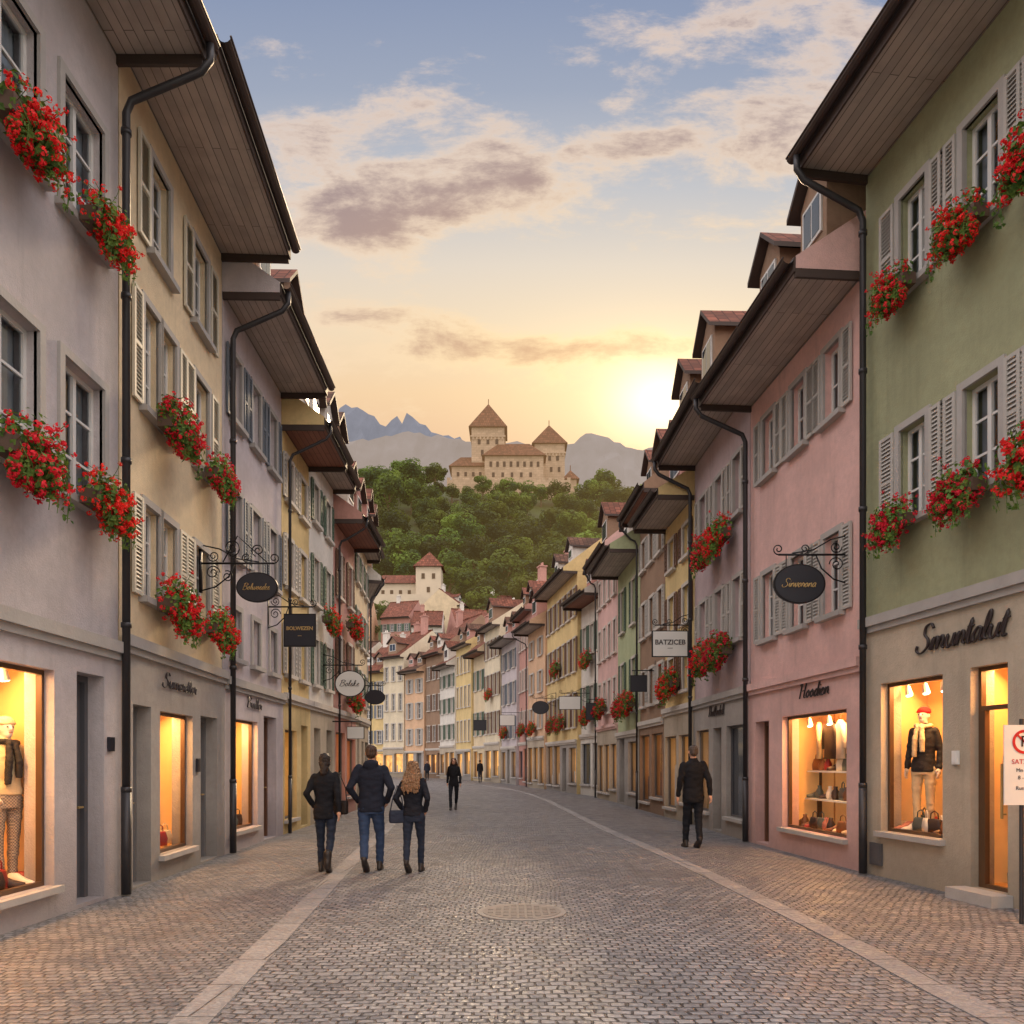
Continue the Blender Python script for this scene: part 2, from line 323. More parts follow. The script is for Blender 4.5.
# ---------------------------------------------------------------- text
def text_mesh(s, size, mt, shear=.0, ext=.01, bold=0.):
    c = bpy.data.curves.new('lettering', 'FONT'); c.body = s; c.size = size; c.extrude = ext; c.shear = shear
    c.align_x = 'CENTER'; c.align_y = 'CENTER'; c.resolution_u = 3; c.offset = bold
    me = evalmesh(bpy.data.objects.new('tmp', c)); me.materials.clear(); me.materials.append(mt)
    me.transform(Matrix.Rotation(math.pi/2, 4, 'X')); me.name = 'lettering'; return me
GLY = {'m': (1.05, [[(0, .1), (.12, .95), (.12, .05), (.2, .6), (.38, 1), (.5, .6), (.5, .05), (.58, .6), (.76, 1), (.88, .6), (.88, .2), (1.05, .05)]]),
    'n': (.68, [[(0, .1), (.12, .95), (.12, .05), (.2, .6), (.4, 1), (.52, .6), (.52, .2), (.68, .05)]]),
    'u': (.75, [[(0, .3), (.12, .95), (.12, .3), (.3, 0), (.5, .3), (.58, .95), (.58, .2), (.75, .05)]]),
    'i': (.3, [[(0, .3), (.12, .95), (.12, .2), (.3, .05)], [(.15, 1.35), (.17, 1.42)]]),
    's': (.52, [[(0, .1), (.22, 1.), (.28, .85), (.24, .6), (.42, .28), (.26, .0), (.12, .1), (.3, .04), (.52, .1)]]),
    't': (.42, [[(0, .3), (.2, 1.7), (.17, .3), (.27, .0), (.42, .1)], [(0, 1.15), (.4, 1.2)]]),
    'a': (.68, [[(.0, .1), (.08, .6), (.3, 1), (.5, .85), (.3, 1), (.08, .5), (.2, 0), (.45, .4), (.52, .95), (.52, .2), (.68, .05)]]),
    'l': (.34, [[(0, .1), (.25, 1.3), (.2, 1.95), (.08, 1.5), (.1, .3), (.34, .05)]]),
    'e': (.48, [[(0, .3), (.3, .7), (.24, 1), (.06, .7), (.08, .2), (.26, 0), (.48, .15)]]),
    'o': (.6, [[(0, .2), (.06, .5), (.3, 1), (.06, .6), (.2, 0), (.46, .4), (.3, 1), (.42, .8), (.6, .75)]]),
    'r': (.5, [[(0, .1), (.14, 1.05), (.2, .82), (.4, .85), (.36, .2), (.5, .05)]]),
    'w': (.95, [[(0, .3), (.1, .95), (.15, .2), (.28, 0), (.42, .3), (.46, .9), (.5, .2), (.62, 0), (.78, .4), (.8, .95), (.95, .85)]]),
    'v': (.6, [[(0, .3), (.1, .95), (.18, .2), (.28, 0), (.42, .5), (.45, .98), (.6, .85)]]),
    'd': (.68, [[(0, .1), (.3, 1), (.08, .5), (.2, 0), (.45, .4), (.56, 1.9), (.52, .2), (.68, .05)]]),
    'k': (.65, [[(0, .1), (.25, 1.3), (.2, 1.95), (.08, 1.5), (.1, .0), (.15, .5), (.42, .95), (.2, .5), (.45, .1), (.65, .1)]]),
    'b': (.55, [[(0, .1), (.25, 1.3), (.2, 1.95), (.08, 1.5), (.1, .2), (.25, 0), (.42, .4), (.25, .85), (.55, .75)]]),
    'S': (1.05, [[(1.0, 1.7), (.75, 2.05), (.4, 1.9), (.4, 1.35), (.75, .9), (.8, .35), (.4, -.05), (.0, .2), (.0, .55)]]),
    'K': (1.0, [[(.0, 1.9), (.22, 2.0), (.2, 1.), (.1, 0)], [(.95, 2.0), (.5, 1.2), (.2, .95), (.5, .9), (.7, .2), (1., .1)]]),
    'B': (1.0, [[(.1, 0), (.25, 2.0)], [(.0, 1.7), (.4, 2.05), (.85, 1.7), (.5, 1.1), (.3, 1.05), (.8, .9), (.8, .25), (.4, -.05), (.05, .2)]]),
    'P': (.85, [[(.1, 0), (.25, 2.0)], [(.0, 1.6), (.4, 2.05), (.85, 1.7), (.6, 1.1), (.25, 1.0)]]),
    'H': (1.1, [[(0, 1.8), (.25, 2.), (.15, 0)], [(.9, 2.), (.8, .2), (1.05, .05)], [(.15, 1.), (.85, 1.05)]])}
def smoothpl(p, n=8):
    out = []
    for i in range(len(p)-1):
        a, b, c, d = [V(p[min(max(k, 0), len(p)-1)]) for k in (i-1, i, i+1, i+2)]
        for j in range(n):
            t = j/n; out.append(.5*((2*b)+(c-a)*t+(2*a-5*b+4*c-d)*t*t+(3*b-a-3*c+d)*t**3))
    out.append(V(p[-1])); return out
def script_mesh(s, width, mt, hx=None, th=.105, shear=.35):
    tot = sum(GLY[c][0] for c in s); k = width/tot; kz = hx or k*.9
    m = MB(); x = -tot/2
    for c in s:
        for st in GLY[c][1]:
            pl = smoothpl(st, 5) if len(st) > 2 else [V(p) for p in st]
            pts = [((x+p.x)*k+shear*(p.y-.8)*kz, 0, (p.y-.8)*kz) for p in pl]
            rr = []
            for i in range(len(pts)):   # heavier down strokes, lighter hairlines
                a, b = pts[max(i-1, 0)], pts[min(i+1, len(pts)-1)]; dz = abs(b[2]-a[2]); dl = math.hypot(b[0]-a[0], dz)+1e-6
                rr.append(kz*th*(.65+.55*dz/dl))
            m.tube(pts, rr, 6)
        x += GLY[c][0]
    return m.mesh('lettering', [mt], True)
# ---------------------------------------------------------------- windows, shutters
CACHE = {}
def win_meshes(w, h, near, st):
    k = ('w', round(w, 2), round(h, 2), near, st.name)
    if k in CACHE: return CACHE[k]
    a = w/2; t = .09
    m = MB()
    m.box(-a-t, -a, -.035, .03, 0, h+t); m.box(a, a+t, -.035, .03, 0, h+t); m.box(-a, a, -.035, .03, h, h+t)
    m.face([(-a, .5, 0), (a, .5, 0), (a, .5, h), (-a, .5, h)], 1)
    surround = m.mesh('window', [st, DARK])
    m = MB(); m.box(-a-t-.05, a+t+.05, -.11, .10, -.08, -.002); sill = m.mesh('sill', [st])
    m = MB(); f = .05; y0, y1 = .10, .14
    m.box(-a, -a+f, y0, y1, 0, h); m.box(a-f, a, y0, y1, 0, h); m.box(-a+f, a-f, y0, y1, h-f, h); m.box(-a+f, a-f, y0, y1, 0, f)
    m.box(-.03, .03, y0-.008, y1, f, h-f)
    n = 3 if h > 1.15 else 2
    for i in range(1, n):
        z = h*i/n; m.box(-a+f, -.03, y0+.006, y1, z-.014, z+.014); m.box(.03, a-f, y0+.006, y1, z-.014, z+.014)
    sash = m.mesh('sash', [SASH])
    m = MB(); m.face([(-a+.01, .125, .01), (a-.01, .125, .01), (a-.01, .125, h-.01), (-a+.01, .125, h-.01)]); pane = m.mesh('pane', [GL if near else PANE])
    cur = None
    if near:
        m = MB()
        for s in (-1, 1):
            n = 14; wd = w*.36; xs = [s*(a-.01)-s*wd*i/n for i in range(n+1)]
            for i in range(n):
                y = lambda q: .22+.018*math.sin(q*2.1)
                m.face([(xs[i], y(i), .02), (xs[i+1], y(i+1), .02), (xs[i+1], y(i+1), h-.01), (xs[i], y(i), h-.01)])
        cur = m.mesh('curtain', [CURT], True)
    CACHE[k] = (surround, sill, sash, pane, cur); return CACHE[k]
def window(root, xc, z0, w, h, near, st):
    su, si, sa, pa, cu = win_meshes(w, h, near, st)
    o = inst('window', su, root, (xc, 0, z0))
    inst('sill', si, o); inst('sash', sa, o); inst('pane', pa, o)
    if cu: inst('curtain', cu, o)
def shutter_mesh(w, h, cm, near):
    k = ('s', round(w, 2), round(h, 2), cm.name, near)
    if k in CACHE: return CACHE[k]
    m = MB(); f = .045
    m.box(0, f, -.05, -.015, 0, h); m.box(w-f, w, -.05, -.015, 0, h)
    for z in (0, h*.5-f/2, h-f): m.box(f, w-f, -.048, -.018, z, z+f)
    n = int(h/(.055 if near else .11))
    for i in range(n):
        z = f+(h-2*f)*i/n; q = (h-2*f)/n
        m.face([(f, -.046, z), (w-f, -.046, z), (w-f, -.02, z+q*.95), (f, -.02, z+q*.95)])
    m.face([(f, -.017, f), (w-f, -.017, f), (w-f, -.017, h-f), (f, -.017, h-f)])
    CACHE[k] = m.mesh('shutter', [cm]); return CACHE[k]
def wall_holes(m, x0, x1, z0, z1, y, holes, rev, mi=0):
    xs = sorted({x0, x1, *[h[0] for h in holes], *[h[1] for h in holes]}); zs = sorted({z0, z1, *[h[2] for h in holes], *[h[3] for h in holes]})
    for a, b in zip(xs, xs[1:]):
        for c, d in zip(zs, zs[1:]):
            mx, mz = (a+b)/2, (c+d)/2
            if any(h[0] < mx < h[1] and h[2] < mz < h[3] for h in holes): continue
            m.face([(a, y, c), (b, y, c), (b, y, d), (a, y, d)], mi)
    for (a, b, c, d) in holes:
        m.face([(a, y, c), (a, y+rev, c), (a, y+rev, d), (a, y, d)], mi); m.face([(b, y+rev, c), (b, y, c), (b, y, d), (b, y+rev, d)], mi)
        m.face([(a, y, d), (a, y+rev, d), (b, y+rev, d), (b, y, d)], mi); m.face([(a, y+rev, c), (a, y, c), (b, y, c), (b, y+rev, c)], mi)
def shop_window(root, a, b, c, d, mode, fm, dep=.8):
    y = -.04
    m = MB(); f = .045; y0, y1 = y+.10, y+.16
    m.box(a, a+f, y0, y1, c, d); m.box(b-f, b, y0, y1, c, d); m.box(a+f, b-f, y0, y1, d-f, d); m.box(a+f, b-f, y0, y1, c, c+f)
    if mode == 'litdoor':
        m.box(a+f, b-f, y0-.01, y1+.002, c+2.0, c+2.05); m.box(a+f, a+f+.06, y0-.005, y1-.005, c+f, c+2.0); m.box(b-f-.06, b-f, y0-.005, y1-.005, c+f, c+2.0)
    o = m.build('door' if mode == 'litdoor' else 'shop_window', fm, root)
    m = MB(); m.face([(a+f, y+.13, c+f), (b-f, y+.13, c+f), (b-f, y+.13, d-f), (a+f, y+.13, d-f)]); m.build('pane', GLS if mode != 'dark' else PANE, o)
    if mode == 'litdoor':
        h = b-f-.1
        m = MB(); m.tube([(h, y0-.05, c+.8), (h, y0-.05, c+1.4)], .014); m.tube([(h, y0-.05, c+.85), (h, y0, c+.85)], .01); m.tube([(h, y0-.05, c+1.35), (h, y0, c+1.35)], .01)
        m.build('handle', GOLD, o)
    else:
        m = MB(); m.box(a-.05, b+.05, y-.08, y+.1, c-.07, c-.003); m.build('sill', STONE, o)
    if mode in ('lit', 'litdoor'):
        m = MB(); z0 = c+.002; A, B, D = a-.22, b+.22, d+.12
        m.face([(A, dep, z0), (B, dep, z0), (B, dep, D), (A, dep, D)]); m.face([(A, y+.3, z0), (A, dep, z0), (A, dep, D), (A, y+.3, D)])
        m.face([(B, y+.3, z0), (B, dep, z0), (B, dep, D), (B, y+.3, D)]); m.face([(A, y+.3, D), (B, y+.3, D), (B, dep, D), (A, dep, D)])
        m.face([(A, y+.17, z0), (B, y+.17, z0), (B, dep, z0), (A, dep, z0)], 1)
        n = int((B-A)/.45)
        for i in range(1, n): x = A+(B-A)*i/n; m.box(x-.012, x+.012, dep-.02, dep-.003, z0, D, 1)
        m.build('display_room', [INTW, INTF], root)
    elif mode == 'glow':
        m = MB(); m.face([(a, .3, c), (b, .3, c), (b, .3, d), (a, .3, d)]); m.build('display_room', LIT, root)
        m = MB()
        n = max(2, int((b-a)/.35))
        for i in range(n):
            x = a+(b-a)*(i+.5)/n; hh = R.uniform(.2, .75)*(d-c); ww = R.uniform(.05, .13)
            m.sect([(c+.02, ww, .03, .22, x), (c+hh*.5, ww*.8, .03, .22, x), (c+hh*.85, ww, .03, .22, x), (c+hh, ww*.4, .02, .22, x)], 8)
        m.build('display_goods', R.choice([DOORM[1], CURT, GOLD]), root)
def door(root, a, b, c, d, dm):
    m = MB(); y = .19; f = .07
    m.box(a, a+f, y-.05, y+.05, c, d); m.box(b-f, b, y-.05, y+.05, c, d); m.box(a+f, b-f, y-.05, y+.05, d-f, d); m.box(a+f, b-f, y, y+.04, c, d-f)
    n = 3; hh = (d-c-f-.1)/n
    for i in range(n): m.box(a+f+.08, b-f-.08, y-.018, y-.002, c+.08+i*hh, c+i*hh+hh-.02)
    o = m.build('door', dm, root)
    m = MB(); m.tube([(b-f-.05, y-.06, c+1.0), (b-f-.15, y-.06, c+1.0)], .012); m.tube([(b-f-.05, y-.06, c+1.0), (b-f-.05, y, c+1.0)], .012); m.build('handle', GOLD, o)
def house(name, label, pl, pr, H, wall, rows, ground, zg=3.0, gm=None, oh=1., rise=3.4, dep=8., rm=0, sh='grey', near=False, dorm=(), chim=(),
          pipe=None, soff=None, st=None, zb=0, group=None, frame=None, door_m=0, cat='house', texts=(), sw=None, step=.30):
    pl = V(pl); pr = V(pr); d = pr-pl; Wd = d.length; ang = math.atan2(d.y, d.x)
    wm = W_[wall]; gm = W_[gm] if gm else wm; st = st or STONE; soff = soff or SOFF; rm = ROOF[rm]; sm = SHUT[sh] if sh else None
    root = thing(name, label, cat, (pl.x, pl.y, zb), ang, group); root['ang'] = ang
    g = .01
    holes = [(xc-w/2, xc+w/2, z0, z1) for (z0, z1, ws) in rows for (xc, w, s) in ws]
    m = MB(); wall_holes(m, g, Wd-g, zg, H, 0, holes, .26)
    for x in (g, Wd-g): m.face([(x, 0, zg), (x, dep, zg), (x, dep, H+.02), (x, 0, H+.02)]); m.face([(x, -.04, 0), (x, dep, 0), (x, dep, zg), (x, -.04, zg)])
    m.face([(g, dep, 0), (Wd-g, dep, 0), (Wd-g, dep, H), (g, dep, H)])
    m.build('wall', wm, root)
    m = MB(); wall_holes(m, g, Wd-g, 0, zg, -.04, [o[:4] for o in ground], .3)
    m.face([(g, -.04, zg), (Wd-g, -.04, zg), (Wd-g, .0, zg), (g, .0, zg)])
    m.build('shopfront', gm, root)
    if ground:
        m = MB(); m.box(g, Wd-g, -.13, -.043, zg-.1, zg+.03); m.box(g, Wd-g, -.09, -.043, zg-.18, zg-.101); m.build('cornice', st if wall != 'pink' else wm, root)
    for (a, b, c, dd, mode) in ground:
        if mode == 'door': door(root, a, b, c, dd, DOORM[door_m])
        else: shop_window(root, a, b, c, dd, mode, frame or FRAMED)
        if mode == 'litdoor' or (mode == 'door' and step > .2):
            m = MB(); m.box(a-.08, b+.08, -step, -.043, 0, .13); m.build('doorstep', st, root)
    for (z0, z1, ws) in rows:
        for (xc, w, s) in ws:
            window(root, xc, z0, w, z1-z0, near, st)
            if s and sm:
                q = sw or min(.42, w*.55); me = shutter_mesh(q, z1-z0+.04, sm, near)
                if s in ('b', 'l'): inst('shutter', me, root, (xc-w/2-.1-q, -.003, z0-.01))
                if s in ('b', 'r'): inst('shutter', me, root, (xc+w/2+.1, -.003, z0-.01))
    m = MB(); e = .006; zt = H+.2
    prof = [(-oh, H+.03), (-oh, zt), (dep/2, zt+rise), (dep+.3, zt), (dep+.3, H+.03)]
    P = lambda x: [(x, y, z) for y, z in prof]
    A, B = P(e), P(Wd-e)
    m.face(A, 2); m.face(B[::-1], 2)
    mi = [3, 0, 0, 3, 1]
    for i in range(5):
        j = (i+1) % 5; m.face([A[i], B[i], B[j], A[j]], mi[i])
    m.box(e, Wd-e, -oh-.03, -oh-.002, H-.02, zt-.02, 3)
    for xx in (e, Wd-e-.05): m.box(xx+.001, xx+.049, -oh-.001, -.0, H-.09, H+.025, 3)
    m.tube([(e, dep/2, zt+rise+.02), (Wd-e, dep/2, zt+rise+.02)], .1, 8, 0)
    roof = m.build('roof', [rm, soff, wm, FASC], root)
    m = MB(); gy, gz, r = -oh-.11, H+.16, .075
    rg = lambda x: [(x, gy+r*math.cos(t), gz-abs(r*math.sin(t))) for t in [math.pi*i/6 for i in range(7)]]
    A, B = rg(e), rg(Wd-e)
    for i in range(6): m.face([A[i], B[i], B[i+1], A[i+1]])
    m.tube([(e, gy-r, gz), (Wd-e, gy-r, gz)], .014, 6)
    m.build('gutter', GUT, root, smooth=True)
    if pipe is not None:
        xp = pipe; q = .045 if near else .032
        m = MB(); m.tube([(xp, gy, gz-.04), (xp, gy, gz-.25), (xp, gy+.1, gz-.38), (xp, -.34, H-.50), (xp, -.2, H-.56), (xp, -.14, H-.7), (xp, -.14, 1.2)], q, 10)
        m.tube([(xp, -.14, 1.2), (xp, -.14, .02)], q*1.25, 10)
        z = 1.2
        while z < H-.8: m.tube([(xp, -.14, z), (xp, -.14, z+.06)], q*1.3, 10); z += 1.9
        m.build('downpipe', PIPE, root, smooth=True)
    slope = rise/(dep/2+oh)
    for (xd, yf, w, h) in dorm:
        zr = lambda y: zt+slope*(y+oh)
        L_ = (h+.1)/slope; z0 = zr(yf)-.08; z1 = zr(yf)+h
        m = MB(); m.box(xd-w/2, xd+w/2, yf, yf+L_, z0, z1, 0)
        m.face([(xd-w/2, yf, z1), (xd+w/2, yf, z1), (xd, yf, z1+w*.45)], 0)
        dm = m.build('dormer', [W_['brown'] if near else W_[R.choice(['brown', 'white', 'rose'])]], root)
        m = MB(); o_ = .16
        for s in (-1, 1):
            a1 = [(xd, yf-o_, z1+w*.45+.06), (xd+s*(w/2+o_), yf-o_, z1-.08), (xd+s*(w/2+o_), yf+L_+.3, z1-.08), (xd, yf+L_+.9, z1+w*.45+.06)]
            a2 = [(p[0], p[1], p[2]+.08) for p in a1]
            m.face(a1, 1); m.face(a2, 0)
            for i in range(4): j = (i+1) % 4; m.face([a1[i], a1[j], a2[j], a2[i]], 1)
        m.build('dormer_roof', [rm, FASC], dm)
        m = MB(); q = w*.3; m.box(xd-q-.05, xd+q+.05, yf-.03, yf-.003, z0+.35, z1-.1, 0); m.box(xd-q, xd-.02, yf-.036, yf-.031, z0+.4, z1-.15, 1); m.box(xd+.02, xd+q, yf-.036, yf-.031, z0+.4, z1-.15, 1)
        m.build('dormer_window', [SASH, PANE], dm)
    for (xc, yc, ch) in chim:
        m = MB(); zr = zt+rise-abs(yc-dep/2)*slope-.3
        m.box(xc-.3, xc+.3, yc-.25, yc+.25, zr, zr+ch+.3); m.box(xc-.36, xc+.36, yc-.31, yc+.31, zr+ch+.302, zr+ch+.4)
        m.tube([(xc-.12, yc, zr+ch+.4), (xc-.12, yc, zr+ch+.65)], .07); m.tube([(xc+.12, yc, zr+ch+.4), (xc+.12, yc, zr+ch+.65)], .07)
        m.build('chimney', W_['rose'] if R.random() < .4 else W_['white'], roof)
    for (s, xc, z, wd, mt, kz) in texts:
        inst('lettering', script_mesh(s, wd, mt, kz), root, (xc, -.065, z))
    return root
def at(root, x, y, z):
    a = root['ang']; return V((root.location.x+math.cos(a)*x-math.sin(a)*y, root.location.y+math.sin(a)*x+math.cos(a)*y, root.location.z+z))
# ---------------------------------------------------------------- flowers
LEAF = leafmat('geranium_leaves', S(66, 100, 44), S(118, 148, 66), 9, .25, rnd=.3)
PETAL = leafmat('red_petals', S(214, 20, 34), S(248, 62, 66), 7, .3, rnd=.2)
BOXM = mat('planter_box_brown', S(96, 76, 62), .7, .15)
def quad(m, p, n, s, mi=0, asp=1.):
    t = n.cross(V((R.uniform(-1, 1), R.uniform(-1, 1), R.uniform(-1, 1))))
    if t.length < 1e-4: return
    t.normalize(); b = n.cross(t).normalized()
    m.face([p-t*s, p-b*s*asp*.8+n*s*.25, p+t*s, p+b*s*asp*.8+n*s*.25], mi)
def rv(): return V((R.gauss(0, 1), R.gauss(0, 1), R.gauss(0, 1))).normalized()
def flower_set(L_, nb, nl):
    bl = MB(); lf = MB(); bx = MB()
    bx.box(-L_/2+.1, L_/2-.1, -.1, .1, -.08, .08)
    lobes = [(0, -.05, .12, .23), (-.19, -.04, .05, .2), (.19, -.04, .06, .2), (0, -.15, -.1, .2), (-.13, -.16, -.18, .15), (.14, -.15, -.16, .15)]+[(R.uniform(-.3, .3)*L_, R.uniform(-.14, .0), R.uniform(-.24, .2), R.uniform(.08, .14)) for _ in range(5)]
    def pick(k):
        c = R.choice(lobes); v = rv()*c[3]*k; return V((c[0]+v.x*1.1, c[1]+v.y*.8, c[2]+v.z)), v.normalized()
    for _ in range(nl):
        p, v = pick(R.uniform(.6, 1.24)); quad(lf, p, (v+rv()*.5).normalized(), R.uniform(.02, .042))
    for _ in range(nb):
        p, v = pick(R.uniform(.98, 1.36))
        if v.y > .5: continue
        r = R.uniform(.02, .042)
        for k in range(15):
            q = rv(); quad(bl, p+q*r, (q+rv()*.3).normalized(), R.uniform(.013, .02))
    for _ in range(30):      # loose flower heads on thin stems
        p, v = pick(1.7); r = .022
        if p.y > .05: continue
        c = V((p.x*.7, -.08, p.z*.5)); lf.tube([c, (p+c)*.5+V((0, -.03, .03)), p], .0035, 4)
        for k in range(10): q = rv(); quad(bl, p+q*r, q, .014)
    for _ in range(10):      # trailing stems with leaves
        x = R.uniform(-.35, .35); z1 = R.uniform(-.5, -.3); lf.tube([(x, -.14, 0), (x+.03, -.2, z1*.5), (x+R.uniform(-.05, .05), -.18, z1)], .004, 4)
        for k in range(8): quad(lf, V((x+R.uniform(-.05, .05), -.18+R.uniform(-.04, .04), z1*R.uniform(.4, 1))), rv(), .026)
    return bx.mesh('planter_box', [BOXM]), lf.mesh('foliage', [LEAF]), bl.mesh('blossoms', [PETAL])
FL = [flower_set(.9, 235, 1250), flower_set(.85, 255, 1200), flower_set(.85, 225, 1300)]
def flower_box(root, xc, z, label, sc=1., y=-.22, v=None, group='boxes of red geraniums on the window sills'):
    p = at(root, xc, y, z); t = thing('flower_box', label, 'flower box', p, root['ang'], group); f = FL[R.randrange(3) if v is None else v]
    flip = R.choice((-1, 1))
    for n, me in zip(('planter_box', 'foliage', 'blossoms'), f): inst(n, me, t, scale=(sc*flip, sc, sc))
# ---------------------------------------------------------------- setting: ground
STREET = cobbles('street_setts', S(108, 108, 113), S(160, 156, 156), S(44, 43, 46), .108, .085, .40, .030, .011)
PAVE = cobbles('pavement_setts', S(104, 104, 109), S(148, 144, 144), S(44, 43, 45), .10, .082, .46, .028, .010, .3)
SLAB = cobbles('kerb_slabs', S(134, 131, 132), S(154, 150, 149), S(72, 70, 70), .9, .7, .5, .004, .008, .1)
def sheet(name, pts, z, m):
    b = MB(); b.face([(x, y, z) for x, y in pts]); o = b.build(name, m); o['kind'] = 'structure'; return o
sheet('ground', [(-4000, -800), (4000, -800), (4000, 6000), (-4000, 6000)], -.01, mat('far_ground', S(92, 100, 70), .9, .3, .02))
sheet('street', [(-45, -12), (14, -12), (14, 90), (-45, 90)], 0, STREET)
LS = [(-1.3, -8), (-1.6, 2), (-1.79, 4.7), (-2.15, 9.5), (-2.5, 14), (-2.9, 20), (-3.6, 27), (-5, 34), (-8, 45), (-14, 57), (-25, 68)]
RS = [(3.1, -8), (2.95, 2), (2.8, 5), (2.74, 7.6), (2.45, 13), (2.05, 18), (1.6, 26), (1.2, 33), (.1, 43), (-2.2, 53), (-6, 62), (-12, 70), (-22, 75)]
for pts, s in ((LS, -1), (RS, 1)):
    pl = smoothpl(pts); b = MB(); q = MB()
    for i in range(len(pl)-1):
        d = (pl[i+1]-pl[i]).normalized(); n0 = V((d.y, -d.x))*s
        d2 = (pl[min(i+2, len(pl)-1)]-pl[i+1]); d2 = d2.normalized() if d2.length else d; n1 = V((d2.y, -d2.x))*s
        w = .24
        b.face([(*pl[i], .008), (*pl[i+1], .008), (*(pl[i+1]+n1*w), .008), (*(pl[i]+n0*w), .008)])
        b.face([(*pl[i], 0), (*pl[i+1], 0), (*pl[i+1], .008), (*pl[i], .008)])
        q.face([(*(pl[i]+n0*w), .004), (*(pl[i+1]+n1*w), .004), (*(pl[i+1]+n1*w+V((s*9, 2))), .004), (*(pl[i]+n0*w+V((s*9, 2))), .004)])
    b.build('kerb', SLAB)['kind'] = 'structure'; q.build('pavement', PAVE)['kind'] = 'structure'
def manhole():
    t = thing('manhole_cover', 'round cast iron manhole cover set in the cobbled street in the foreground', 'manhole cover', (.1, 8.25, .001))
    m = MB(); m.tube([(0, 0, 0), (0, 0, .008)], .46, 40); m.build('rim', mat('manhole_rim', S(150, 144, 138), .6, .2, 20), t)
    m = MB(); m.tube([(0, 0, .008), (0, 0, .012)], .40, 40)
    for i in range(-4, 5):
        for j in range(-4, 5):
            if i*i+j*j < 18: m.box(i*.08-.027, i*.08+.027, j*.08-.027, j*.08+.027, .0121, .018)
    m.build('lid', mat('manhole_iron', S(134, 126, 122), .5, .25, 15, metal=.3), t)
manhole()
# ---------------------------------------------------------------- left houses
L1 = house('town_house', 'grey lilac stucco house at the far left edge with a lit clothes shop', (-4.6, 2.6), (-4.6, 9.35), 9.75, 'greylilac',
    [(7.25, 8.6, [(1.6, .95, None), (3.1, .85, None), (4.72, .85, None), (5.98, .80, None)]), (4.32, 5.72, [(1.6, .95, None), (3.1, .85, None), (4.72, .85, None), (5.98, .8, None)])],
    [(2.1, 5.37, .32, 2.46, 'lit'), (5.78, 6.34, .05, 2.5, 'door')], zg=2.9, near=True, frame=FRAMEW, pipe=6.65, oh=1.0, sh=None, door_m=2, step=0)
L2 = house('town_house', 'beige house with light shutters, second on the left, over a recessed shopfront', (-4.6, 9.36), (-4.82, 13.3), 9.95, 'beige',
    [(8.1, 9.35, [(1.25, .62, 'l'), (2.85, .62, 'b')]), (6.0, 7.35, [(.95, .5, 'l'), (1.55, .5, 'r'), (2.9, .62, 'b')]), (3.62, 4.8, [(.95, .5, 'l'), (1.55, .5, 'r'), (2.9, .62, 'b')])],
    [(.3, .85, .03, 2.25, 'door'), (1.15, 2.4, .32, 2.22, 'lit'), (2.75, 3.55, .03, 2.25, 'door')], zg=3.02, gm='greyst', near=True, sh='cream', oh=1.1, frame=FRAMEW,
    dorm=[(3.0, -.3, 1.0, 1.1)], chim=[(.6, 4, 1.2)], texts=[('Sumeretter', 1.85, 2.62, 1.3, LETTER, .1)], door_m=0, step=0)
L3 = house('town_house', 'lilac grey house, third on the left, with blue grey shutters and a brown doorway', (-4.82, 13.31), (-4.9, 17.0), 9.35, 'lilac',
    [(7.45, 8.6, [(.7, .5, 'b'), (1.85, .5, 'b'), (3.0, .5, 'b')]), (5.1, 6.25, [(.7, .5, 'b'), (1.85, .5, 'b'), (3.0, .5, 'b')]), (3.35, 4.2, [(.7, .45, None), (1.85, .45, None), (3.0, .45, None)])],
    [(.4, 1.85, .35, 2.3, 'lit'), (2.25, 3.15, .03, 2.45, 'door')], zg=2.95, near=True, sh='blue', sw=.2, oh=.95, dorm=[(1.0, -.4, .9, 1.0), (2.8, -.4, .9, 1.0)], pipe=.12, texts=[('Budler', 1.6, 2.62, .9, LETTER, .10)], door_m=1, frame=FRAMEW, step=0)
def auto_rows(Wd, zg, H, nf, w=.55, s='b', pitch=1.35, hr=.56):
    n = max(1, int(round(Wd/pitch))); rows = []
    fh = (H-zg)/nf
    for k in range(nf):
        z0 = zg+fh*k+fh*.24; rows.append((z0, z0+fh*(hr if k < nf-1 else hr*.85), [((i+.5)*Wd/n, min(w, Wd/n*.45), s) for i in range(n)]))
    return rows
def auto_ground(Wd, p_lit=.5):
    n = max(2, int(round(Wd/R.choice((1.5, 1.9))))); out = []
    for i in range(n):
        a = (i+.5)*Wd/n; t = R.random(); mode = 'glow' if t < p_lit else ('dark' if t < p_lit+.25 else 'door')
        w = min(1.6, Wd/n*(.82 if mode != 'door' else .5))/2
        out.append((a-w, a+w, .05 if mode == 'door' else R.choice((.3, .5)), R.choice((2.25, 2.4)), mode))
    return out
lspec = [((-4.9, 17.01), (-4.95, 19.5), 8.7, 'yellow', 'grey', .9, 'fourth on the left with reddish eaves', .5),
         ((-4.95, 19.51), (-4.98, 22.3), 9.1, 'white', 'green', .6, 'fifth on the left, behind the round white sign', .4),
         ((-4.98, 22.31), (-5.02, 25.5), 8.3, 'rose', 'brown', .8, 'sixth on the left', .4),
         ((-5.02, 25.51), (-5.3, 29.3), 8.9, 'beige', 'green', .45, 'seventh on the left, last before the bend', .3),
         ((-5.3, 29.31), (-6.9, 35), 8.2, 'white', 'grey', .5, 'first past the bend on the left', .3),
         ((-6.9, 35.01), (-10, 43), 9.2, 'peach', 'brown', .5, 'second past the bend on the left', .3)]
LH = [L1, L2, L3]
